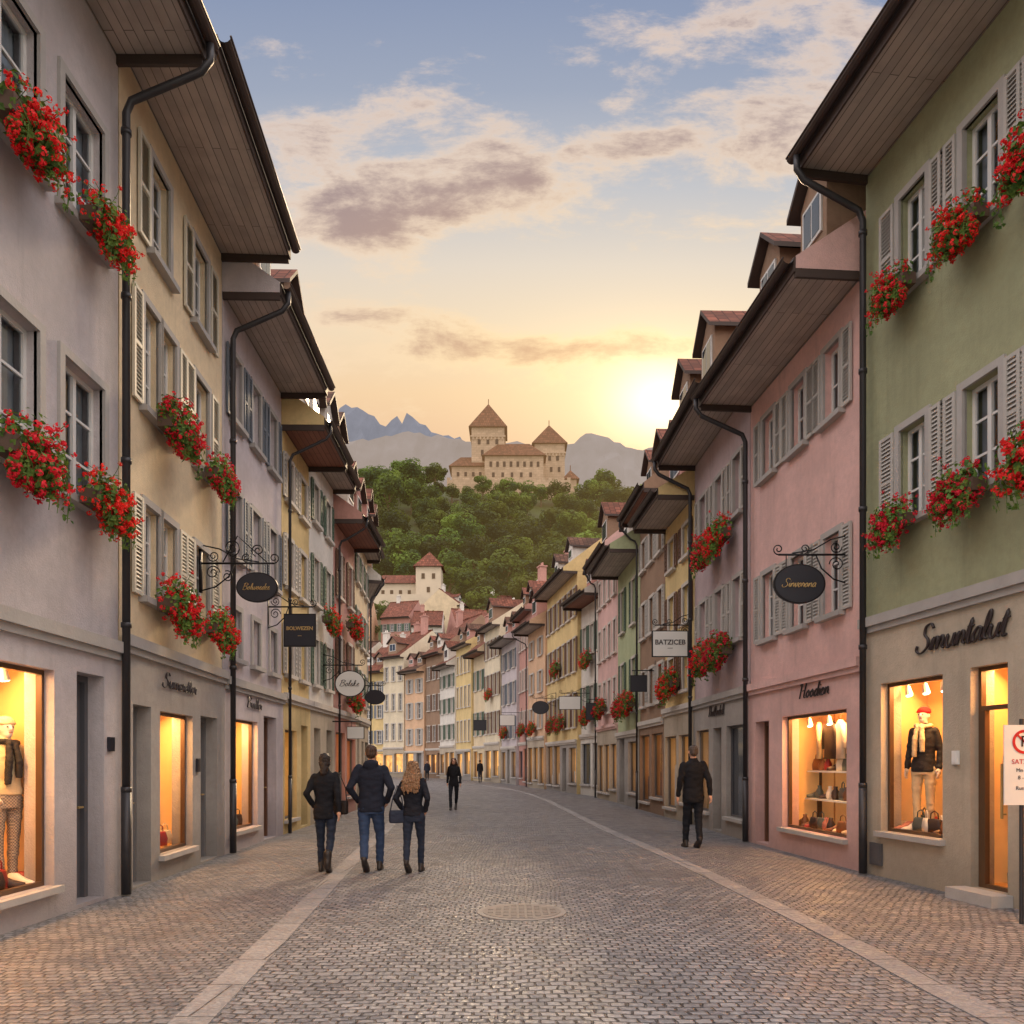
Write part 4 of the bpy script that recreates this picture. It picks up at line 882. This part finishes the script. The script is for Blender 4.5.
    for s in (-1, 1):
        sh, el, wr, md = A[s]; m.cap(sh+V((-s*.012, 0, -.005)), .068 if not fem else .060, el, .050*(.95 if fem else 1.05)); m.cap(el, .050*(.95 if fem else 1.05), wr+(el-wr).normalized()*.01, .040)
    if hood: m.ell((0, -.085, 1.475), .105, .06, .075); m.cap((-.07, -.04, 1.50), .038, (.07, -.04, 1.50), .038)
    sub_remesh(m, 'jacket', jc, vox, t, .012, 9)
    if hairstyle == 'short':
        m = MB(); m.ell((0, -.010, 1.672), .081, .094, .082); m.ell((0, -.035, 1.63), .074, .068, .075); sub_remesh(m, 'hair', hc, .010, t, .008, 34)
    elif hairstyle == 'bun':
        m = MB(); m.ell((0, -.012, 1.668), .085, .098, .088); m.ell((0, -.03, 1.61), .088, .078, .085); m.cap((0, -.06, 1.58), .066, (0, -.09, 1.47), .055); sub_remesh(m, 'hair', hc, .010, t, .014, 25)
    elif hairstyle == 'long':
        m = MB(); m.ell((0, -.012, 1.668), .086, .098, .088); m.sect([(1.27, .06, .02, -.155), (1.32, .11, .035, -.15), (1.42, .135, .045, -.135), (1.5, .128, .06, -.095), (1.57, .108, .08, -.05), (1.66, .09, .09, -.02)])
        for q in range(9):
            xx = -.12+.03*q; m.tube([(xx*.6, -.09, 1.6), (xx, -.15, 1.45), (xx*1.1+.012*math.sin(q*2), -.168, 1.34), (xx*.95+.02*math.sin(q*3+1), -.165, 1.24-.02*math.cos(q*2))], [.02, .022, .02, .006], 8)
        for s in (-1, 1): m.tube([(s*.08, .02, 1.62), (s*.12, .0, 1.5), (s*.13, -.03, 1.4)], [.02, .025, .01], 8)
        sub_remesh(m, 'hair', hc, .009, t, .022, 22, 1)
    if hat:
        m = MB(); m.ell((0, -.01, 1.70), .088, .1, .068); m.tube([(0, 0, 1.675), (0, 0, 1.695)], [.10, .095], 20); sub_remesh(m, 'hat', hat, .01, t, .004, 20)
    if scarf:
        m = MB(); m.tube([(.1*math.cos(q), .02+.09*math.sin(q), 1.49+.01*math.sin(q*2)) for q in [2*math.pi*i/14 for i in range(15)]], .03, 8)
        m.tube([(.03, .12, 1.48), (.05, .155, 1.3), (.06, .15, 1.05)], [.03, .04, .035], 8); m.tube([(-.03, .12, 1.48), (-.05, .155, 1.3), (-.05, .15, 1.12)], [.03, .04, .035], 8)
        sub_remesh(m, 'scarf', scarf, .01, t, .006, 20)
    return t
NAVY = cloth('navy_jacket', S(40, 43, 54)); BLK = cloth('black_jacket', S(34, 34, 38)); CHAR = cloth('charcoal_jacket', S(48, 46, 48), .7); BLKP = cloth('dark_jacket', S(34, 36, 44), .7, 9, .5)
JEAN = cloth('blue_jeans', S(58, 74, 102)); DJ = cloth('dark_jeans', S(46, 53, 68)); BP = cloth('black_trousers', S(34, 36, 42))
HB = hairm('brown_hair', S(80, 54, 38)); HK = hairm('dark_hair', S(50, 36, 30)); HBL = hairm('light_brown_hair', S(152, 116, 84)); HG = hairm('grey_brown_hair', S(84, 72, 66))
person('person in a black jacket and dark jeans, leftmost of the three walking away', -2.61, 11.17, 1.67, .05, BLK, DJ, HK, 'bun', True, .55, -1, ('pocket', 'swing'), .80, boots=True, sway=.04)
person('tall person in a navy hooded jacket and blue jeans, middle of the three walkers', -1.98, 11.27, 1.79, 0, NAVY, JEAN, HB, 'short', False, .75, 1, ('pocket', 'pocket'), .84, hood=True, sway=-.03)
person('person with long light hair and a short dark jacket, rightmost of the three walkers', -1.38, 11.17, 1.57, -.12, BLKP, DJ, HBL, 'long', True, .65, 1, ('pocket', 'pocket'), .90, sway=.05)
person('person in dark clothes walking towards the camera in the middle of the street', -1.88, 25.8, 1.68, math.pi, BLK, BP, HB, 'long', True, .9, 1, ('hang', 'swing'), .80)
person('person in a black jacket walking alone beside the shops on the right', 3.26, 14.4, 1.85, .15, BLK, BP, HG, 'short', False, .5, -1, ('hang', 'swing'), .78, sway=.03)
for i, (x, y, h, d) in enumerate(((-2.4, 60, 1.7, 'in dark clothes by the far right shops'), (-7.0, 66, 1.65, 'in a navy jacket at the far bend'))):
    person('distant person '+d, x, y, h, R.choice((0, math.pi)), (BLK, NAVY)[i], R.choice((DJ, BP)), HK, 'short', i % 2 == 0, .5, 1, ('hang', 'hang'), .82, vox=.024)
def bag(label, x, y, z, yaw, m_, s=1.):
    t = thing('shoulder_bag', label, 'bag', (x, y, z), yaw); t.scale = (s, s, s)
    m = MB(); m.sect([(-.13, .12, .045, 0), (-.11, .14, .055, 0), (.05, .14, .05, 0), (.1, .13, .03, 0)], 18, p=5); sub_remesh(m, 'bag_body', m_, .012, t, .005, 14)
    m = MB(); m.tube([(-.12, 0, .08), (-.08, -.02, .3), (.0, -.02, .54), (.09, .02, .3), (.12, 0, .08)], .01, 6); m.build('strap', m_, t)
bag('dark blue shoulder bag at the left hip of the rightmost of the three walkers', -1.60, 11.12, .80, .3, cloth('bag_leather', S(44, 50, 66), .5, 20, .2), .78)
bag('black shoulder bag at the right hip of the leftmost walker', -2.39, 11.12, .93, -.3, cloth('bag_leather_black', S(38, 32, 30), .4, 20, .2), .85)
pat = bpy.data.materials.new('patterned_cloth'); nt, N, L = nodes(pat); ck = N.new('ShaderNodeTexChecker'); ck.inputs['Scale'].default_value = 60; ck.inputs['Color1'].default_value = (*S(176, 158, 136), 1); ck.inputs['Color2'].default_value = (*S(112, 102, 96), 1)
L.new(objco(nt), ck.inputs[0]); L.new(ck.outputs[0], N['Principled BSDF'].inputs['Base Color'])
CRM = cloth('cream_cloth', S(216, 192, 152)); REDH = cloth('red_hat_wool', S(200, 30, 32))
p = at(L1, 5.33, .42, .33); person('white mannequin in a cap and patterned outfit in the shop window at the left edge', p.x, p.y, 1.66, L1['ang']+math.pi-.5, CRM, pat, HK, 'none', True, .1, 1, ('hang', 'pocket'), .95, skin=MANN, name='mannequin', cat='mannequin', z=p.z, hat=CRM, shoes=SOLE, scarf=CHAR)
p = at(R1, .66, .42, .63); person('mannequin with a red hat and dark jacket in the lit window of the green house', p.x, p.y, 1.64, R1['ang']+math.pi+.5, CHAR, CRM, HK, 'none', True, .1, 1, ('hang', 'hang'), .85, skin=MANN, name='mannequin', cat='mannequin', z=p.z, hat=REDH, shoes=SOLE, scarf=CRM)
# ---------------------------------------------------------------- hill, wood, castles
prof = [(88, -.5), (150, 28), (190, 46), (252, 88), (285, 92), (330, 72), (420, 10), (480, -1)]
lat = [(-260, .1), (-120, .7), (-60, .98), (-30, 1.), (0, .985), (30, .93), (60, .8), (110, .5), (240, .1)]
def hz(x, y): return interp(prof, y)*interp(lat, x)+noise.noise(V((x*.03, y*.03, 0)))*3*min(1, max(0, (y-100)/40))
m = MB(); nx, ny = 90, 70; vs = []
for j in range(ny+1):
    for i in range(nx+1):
        X = -270+520*i/nx; Y = 88+392*j/ny; vs.append((X, Y, hz(X, Y)))
m.v = vs
for j in range(ny):
    for i in range(nx):
        a = j*(nx+1)+i; m.f.append((a, a+1, a+nx+2, a+nx+1)); m.m.append(0)
o = m.build('hill', leafmat('hill_grass', S(36, 54, 26), S(62, 80, 38), .05, 0, HZ_PAINT, 0), smooth=True); o['kind'] = 'structure'
LEAFH = leafmat('wood_leaves', S(30, 54, 26), S(108, 126, 50), .22, .5, (S(236, 196, 124), .02, .11), 1.)  # leaves carry a painted hazy glow, stronger sunward
BARK = mat('bark', S(84, 68, 54), .9, .3, 3, painted_haze=HZ_PAINT)
def tree_meshes(seed, n=1900):
    rr = random.Random(seed); m = MB()
    lob = [(rr.uniform(-2.6, 2.6), rr.uniform(-2.6, 2.6), rr.uniform(4.6, 8.4), rr.uniform(.9, 1.6)) for _ in range(11)]+[(0, 0, 8.4, 2.0), (0, 0, 6.2, 2.8), (1, .6, 5, 2.0), (-1, -.6, 5, 2.0)]
    for _ in range(n):
        c = rr.choice(lob); v = V((rr.gauss(0, 1), rr.gauss(0, 1), rr.gauss(0, 1))).normalized(); k = c[3]*rr.uniform(.84, 1.06)
        p = V(c[:3])+V((v.x*k, v.y*k, v.z*k*.85)); nn = (v+V((rr.uniform(-.5, .5), rr.uniform(-.5, .5), rr.uniform(-.1, .6)))).normalized(); quad(m, p, nn, rr.uniform(.2, .38))
    t = MB(); t.tube([(0, 0, -1), (.1, 0, 2), (0, .1, 4.5), (.1, 0, 7)], [.35, .28, .2, .08], 8)
    for _ in range(5):
        c = rr.choice(lob); t.tube([(0, 0, rr.uniform(2.5, 4)), (c[0]*.5, c[1]*.5, c[2]*.7), (c[0], c[1], c[2])], [.14, .1, .04], 5)
    return m.mesh('crown', [LEAFH]), t.mesh('trunk', [BARK])
TM = [tree_meshes(s) for s in range(5)]
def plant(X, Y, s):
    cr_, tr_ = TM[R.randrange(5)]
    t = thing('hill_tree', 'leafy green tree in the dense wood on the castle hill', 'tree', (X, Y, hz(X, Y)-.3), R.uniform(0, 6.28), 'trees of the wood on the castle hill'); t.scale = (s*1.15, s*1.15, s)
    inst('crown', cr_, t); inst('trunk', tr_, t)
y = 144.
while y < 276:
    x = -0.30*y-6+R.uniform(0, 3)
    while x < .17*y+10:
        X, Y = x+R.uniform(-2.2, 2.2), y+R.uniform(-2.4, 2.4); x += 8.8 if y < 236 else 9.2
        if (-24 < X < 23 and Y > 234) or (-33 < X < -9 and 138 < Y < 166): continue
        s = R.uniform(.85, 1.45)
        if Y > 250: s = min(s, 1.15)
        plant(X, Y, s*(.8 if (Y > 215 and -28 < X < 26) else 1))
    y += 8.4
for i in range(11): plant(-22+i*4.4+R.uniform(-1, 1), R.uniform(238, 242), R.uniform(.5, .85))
def cstone(name, col, painted_haze):
    m = bpy.data.materials.new(name); nt, N, L = nodes(m); b = N['Principled BSDF']; co = objco(nt)
    mp = N.new('ShaderNodeMapping'); mp.inputs['Rotation'].default_value = (math.pi/2, 0, 0); L.new(co, mp.inputs[0])
    br = N.new('ShaderNodeTexBrick'); L.new(mp.outputs[0], br.inputs[0]); br.inputs['Scale'].default_value = 1; br.inputs['Brick Width'].default_value = 1.5; br.inputs['Row Height'].default_value = .7; br.inputs['Mortar Size'].default_value = .05
    br.inputs['Color1'].default_value = (*[x*.82 for x in col], 1); br.inputs['Color2'].default_value = (*[x*1.1 for x in col], 1); br.inputs['Mortar'].default_value = (*[x*.7 for x in col], 1)
    c = mix(nt, mrange(nt, nz(nt, co, .35, 5, .7), .38, .68, 0, .6), br.outputs[0], tuple(x*.55 for x in col)); L.new(c, b.inputs['Base Color']); b.inputs['Roughness'].default_value = .9
    paint_haze(nt, painted_haze); return m
CST = cstone('castle_stone', S(182, 158, 134), (S(244, 198, 144), .16)); CRF = tiles('castle_roof_tiles', S(112, 74, 56), (S(240, 186, 126), .14), 3.)  # hazy air painted into castle stone and tiles as a warm glow
CW = mat('castle_opening', S(60, 48, 42), .8, .1, painted_haze=(S(236, 184, 126), .12))  # same hazy glow painted into the dark openings
def castle():
    z0 = 82; t = thing('castle', 'large pale stone castle with two pyramid roofed towers on top of the wooded hill', 'castle', (0, 255, z0))
    def block(nm, x0, x1, y0, y1, h, rh, ridge='pyr', wins=(), batt=True):
        m = MB(); m.box(x0, x1, y0, y1, 0, h, 0)
        if batt:
            m.box(x0-.35, x1+.35, y0-.35, y1+.35, h-3.4, h-2.9, 0)
            for i in range(9): xx = x0+(x1-x0)*(i+.25)/9; m.box(xx, xx+.5, y0-.3, y0-.001, h-4.2, h-3.41, 0)
        o = m.build(nm, CST, t)
        e = .9; m = MB(); A = [(x0-e, y0-e, h-.3), (x1+e, y0-e, h-.3), (x1+e, y1+e, h-.3), (x0-e, y1+e, h-.3)]
        if ridge == 'pyr':
            c = ((x0+x1)/2, (y0+y1)/2, h+rh)
            for i in range(4): m.face([A[i], A[(i+1) % 4], c])
            m.tube([c, (c[0], c[1], c[2]+1.5)], .12, 6)
        else:
            i_ = min((y1-y0)/2, (x1-x0)*.25); r0 = (x0+i_, (y0+y1)/2, h+rh); r1 = (x1-i_, (y0+y1)/2, h+rh)
            m.face([A[0], A[1], r1, r0]); m.face([A[2], A[3], r0, r1]); m.face([A[1], A[2], r1]); m.face([A[3], A[0], r0])
        m.face(A[::-1]); m.build('tower_roof' if 'tower' in nm else 'roof', CRF, o)
        for (wx, wz, ww, wh) in wins:
            m = MB(); m.box(wx-ww/2, wx+ww/2, y0-.15, y0-.02, wz, wz+wh); m.build('window', CW, t)
    block('tower', -12.8, -2.4, -2, 8, 25.6, 9.4, 'pyr', [(-10.4, 20.0, .9, 1.6), (-7.6, 20.0, .9, 1.6), (-4.8, 20.0, .9, 1.6), (-9.4, 16.4, .8, 1.8), (-5.8, 16.4, .8, 1.8), (-11, 12.5, .8, 1.6)])
    block('tower', 7.2, 16.8, 0, 9, 21.2, 7.6, 'pyr', [(9.5, 15.6, .9, 1.5), (12, 15.6, .9, 1.5), (14.5, 15.6, .9, 1.5), (12.5, 12, .8, 1.5), (15, 12, .8, 1.5)])
    block('hall', -8.5, 9.8, -6, 2.5, 15.0, 5.2, 'hip', [(-6.6+i*2.1, 11.4, .8, 1.6) for i in range(8)]+[(-5.8+i*2.9, 8.2, .8, 1.4) for i in range(5)], False)
    block('wing', -19, -8.6, -3, 5, 12.8, 4.2, 'hip', [(-17, 9.5, .8, 1.3), (-14.6, 9.5, .8, 1.3), (-12.2, 9.5, .8, 1.3), (-10, 9.5, .8, 1.3)], False)
    block('turret', 16.9, 20.5, -1, 4, 9.5, 3.6, 'pyr', [], False)
    m = MB(); m.box(-20, 18, -9, -8, 0, 6.2)
    for i in range(20): m.box(-20+i*1.95, -19+i*1.95, -9, -8, 6.2, 7.0)
    m.build('curtain_wall', CST, t)
castle()
CWH = mat('manor_wall', S(214, 198, 174), .85, .15, .4)
def manor():
    t = thing('manor', 'small white castle with a square red roofed tower at the foot of the wooded hill', 'castle', (0, 153, 26))
    rf = tiles('manor_roof_tiles', S(136, 84, 66), None, 2.)
    def blk(nm, x0, x1, y0, y1, h, rh, pyr, wins):
        m = MB(); m.box(x0, x1, y0, y1, 0, h); o = m.build(nm, CWH, t); e = .5; m = MB(); A = [(x0-e, y0-e, h-.1), (x1+e, y0-e, h-.1), (x1+e, y1+e, h-.1), (x0-e, y1+e, h-.1)]
        if pyr:
            c = ((x0+x1)/2, (y0+y1)/2, h+rh)
            for i in range(4): m.face([A[i], A[(i+1) % 4], c])
        else:
            r0 = (x0+1, (y0+y1)/2, h+rh); r1 = (x1-1, (y0+y1)/2, h+rh); m.face([A[0], A[1], r1, r0]); m.face([A[2], A[3], r0, r1]); m.face([A[1], A[2], r1]); m.face([A[3], A[0], r0])
        m.face(A[::-1]); m.build('roof', rf, o)
        for (wx, wz) in wins: m = MB(); m.box(wx-.3, wx+.3, y0-.1, y0-.01, wz, wz+1.); m.build('window', CW, t)
    blk('tower', -18.4, -13.6, 0, 5, 13, 3.4, True, [(-17, 10.6), (-15, 10.6), (-16, 8)])
    blk('hall', -26.5, -17.6, 2, 8, 10.2, 2.2, False, [(-25+i*1.7, 7.8) for i in range(4)]+[(-25+i*1.7, 5.4) for i in range(4)])
    m = MB(); m.box(-27.5, -12.6, -3, -2.4, 0, 7.0); m.build('terrace_wall', CWH, t)
manor()
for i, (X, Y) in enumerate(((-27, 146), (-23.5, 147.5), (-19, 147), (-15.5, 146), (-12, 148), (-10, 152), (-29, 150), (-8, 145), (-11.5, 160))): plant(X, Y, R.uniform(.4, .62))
tl = []
for D, h, xs in ((96, 5.5, (-21, -13.5, -6.5, .5, 7)), (112, 5, (-24, -17, -10.5, -4, 3, 9.5)), (128, 5, (-27, -19.5, -12.5, -5.5, 2, 9)), (142, 5, (-9, -2, 5.5, 12))):
    for x in xs: tl.append((D+R.uniform(-3, 3), h+R.uniform(-.5, 1.), x+R.uniform(-1, 1)))
cl = ['white', 'cream', 'peach', 'beige', 'rose', 'pink']
NTH = ['first', 'second', 'third', 'fourth', 'fifth', 'sixth', 'seventh', 'eighth', 'ninth', 'tenth', 'eleventh', 'twelfth', 'thirteenth', 'fourteenth', 'fifteenth', 'sixteenth', 'seventeenth', 'eighteenth', 'nineteenth', 'twentieth', 'twenty-first', 'twenty-second']
tl.sort(key=lambda q: q[2]/q[0])
for k, (D, h, x) in enumerate(tl):
    c = cl[k % 6]; wd = R.uniform(4.5, 6.5); a = R.uniform(-.5, .5)+(math.pi/2 if k % 4 == 1 else 0); zb = hz(x, D)-1.5; pl = V((x-wd/2*math.cos(a), D-wd/2*math.sin(a))); pr = V((x+wd/2*math.cos(a), D+wd/2*math.sin(a)))
    house('hillside_house', f'{NAMES[c]} tiled house below the wooded hill, {NTH[k]} from the left behind the street', pl, pr, h+1.5, c, [(h-.6, h+.6, [(wd*(i+.5)/4, .6, 'b') for i in range(4)])], [], zg=.5, oh=.5, rise=R.uniform(2.8, 4.), dep=7, rm=(0, 2, 1)[k % 3], sh='green', zb=zb,
          chim=[(wd*.3, 3.5, .9)], dorm=[(wd*.5, .8, 1.1, .8)] if k % 2 else ())
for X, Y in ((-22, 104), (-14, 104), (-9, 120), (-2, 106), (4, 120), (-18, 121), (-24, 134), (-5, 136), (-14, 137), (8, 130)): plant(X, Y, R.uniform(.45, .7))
# ---------------------------------------------------------------- mountains
def ridge(pts, D, depth, name, col, painted_haze, seed, amp):
    m = MB(); n = 420; nr = 26; x0, x1 = pts[0][0], pts[-1][0]; vs = []
    for j in range(nr+1):
        f = j/nr
        for i in range(n+1):
            px = x0+(x1-x0)*i/n; py = interp(pts, px); X = (px-512)/800*D; H = (762-py)/800*D
            tt = 1-abs(f-.5)*2; hh = H*(tt**.8)
            if 0 < tt: hh += noise.fractal(V((X*.009, f*11, seed)), .8, 2., 7)*amp*H*(1 if tt < 1 else .35)
            vs.append((X, D+(f-.5)*depth, max(hh, -5)))
    m.v = vs
    for j in range(nr):
        for i in range(n):
            a = j*(n+1)+i; m.f.append((a, a+1, a+n+2, a+n+1)); m.m.append(0)
    o = m.build(name, mat(name+'_rock', col, .95, .55, .015, painted_haze=painted_haze)); o['kind'] = 'structure'  # rock colour with distant hazy air painted in as emission
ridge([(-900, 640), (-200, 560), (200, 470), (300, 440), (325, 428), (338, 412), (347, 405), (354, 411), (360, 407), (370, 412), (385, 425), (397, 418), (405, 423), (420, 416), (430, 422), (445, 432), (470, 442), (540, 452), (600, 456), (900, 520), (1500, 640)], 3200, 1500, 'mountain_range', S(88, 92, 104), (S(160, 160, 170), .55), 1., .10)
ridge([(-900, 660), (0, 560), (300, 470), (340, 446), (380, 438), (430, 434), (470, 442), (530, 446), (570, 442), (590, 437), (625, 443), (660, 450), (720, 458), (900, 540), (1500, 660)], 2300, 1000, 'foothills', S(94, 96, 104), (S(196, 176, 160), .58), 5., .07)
scene.collection.children.link(COL)
bpy.data.scenes.remove(TMP)
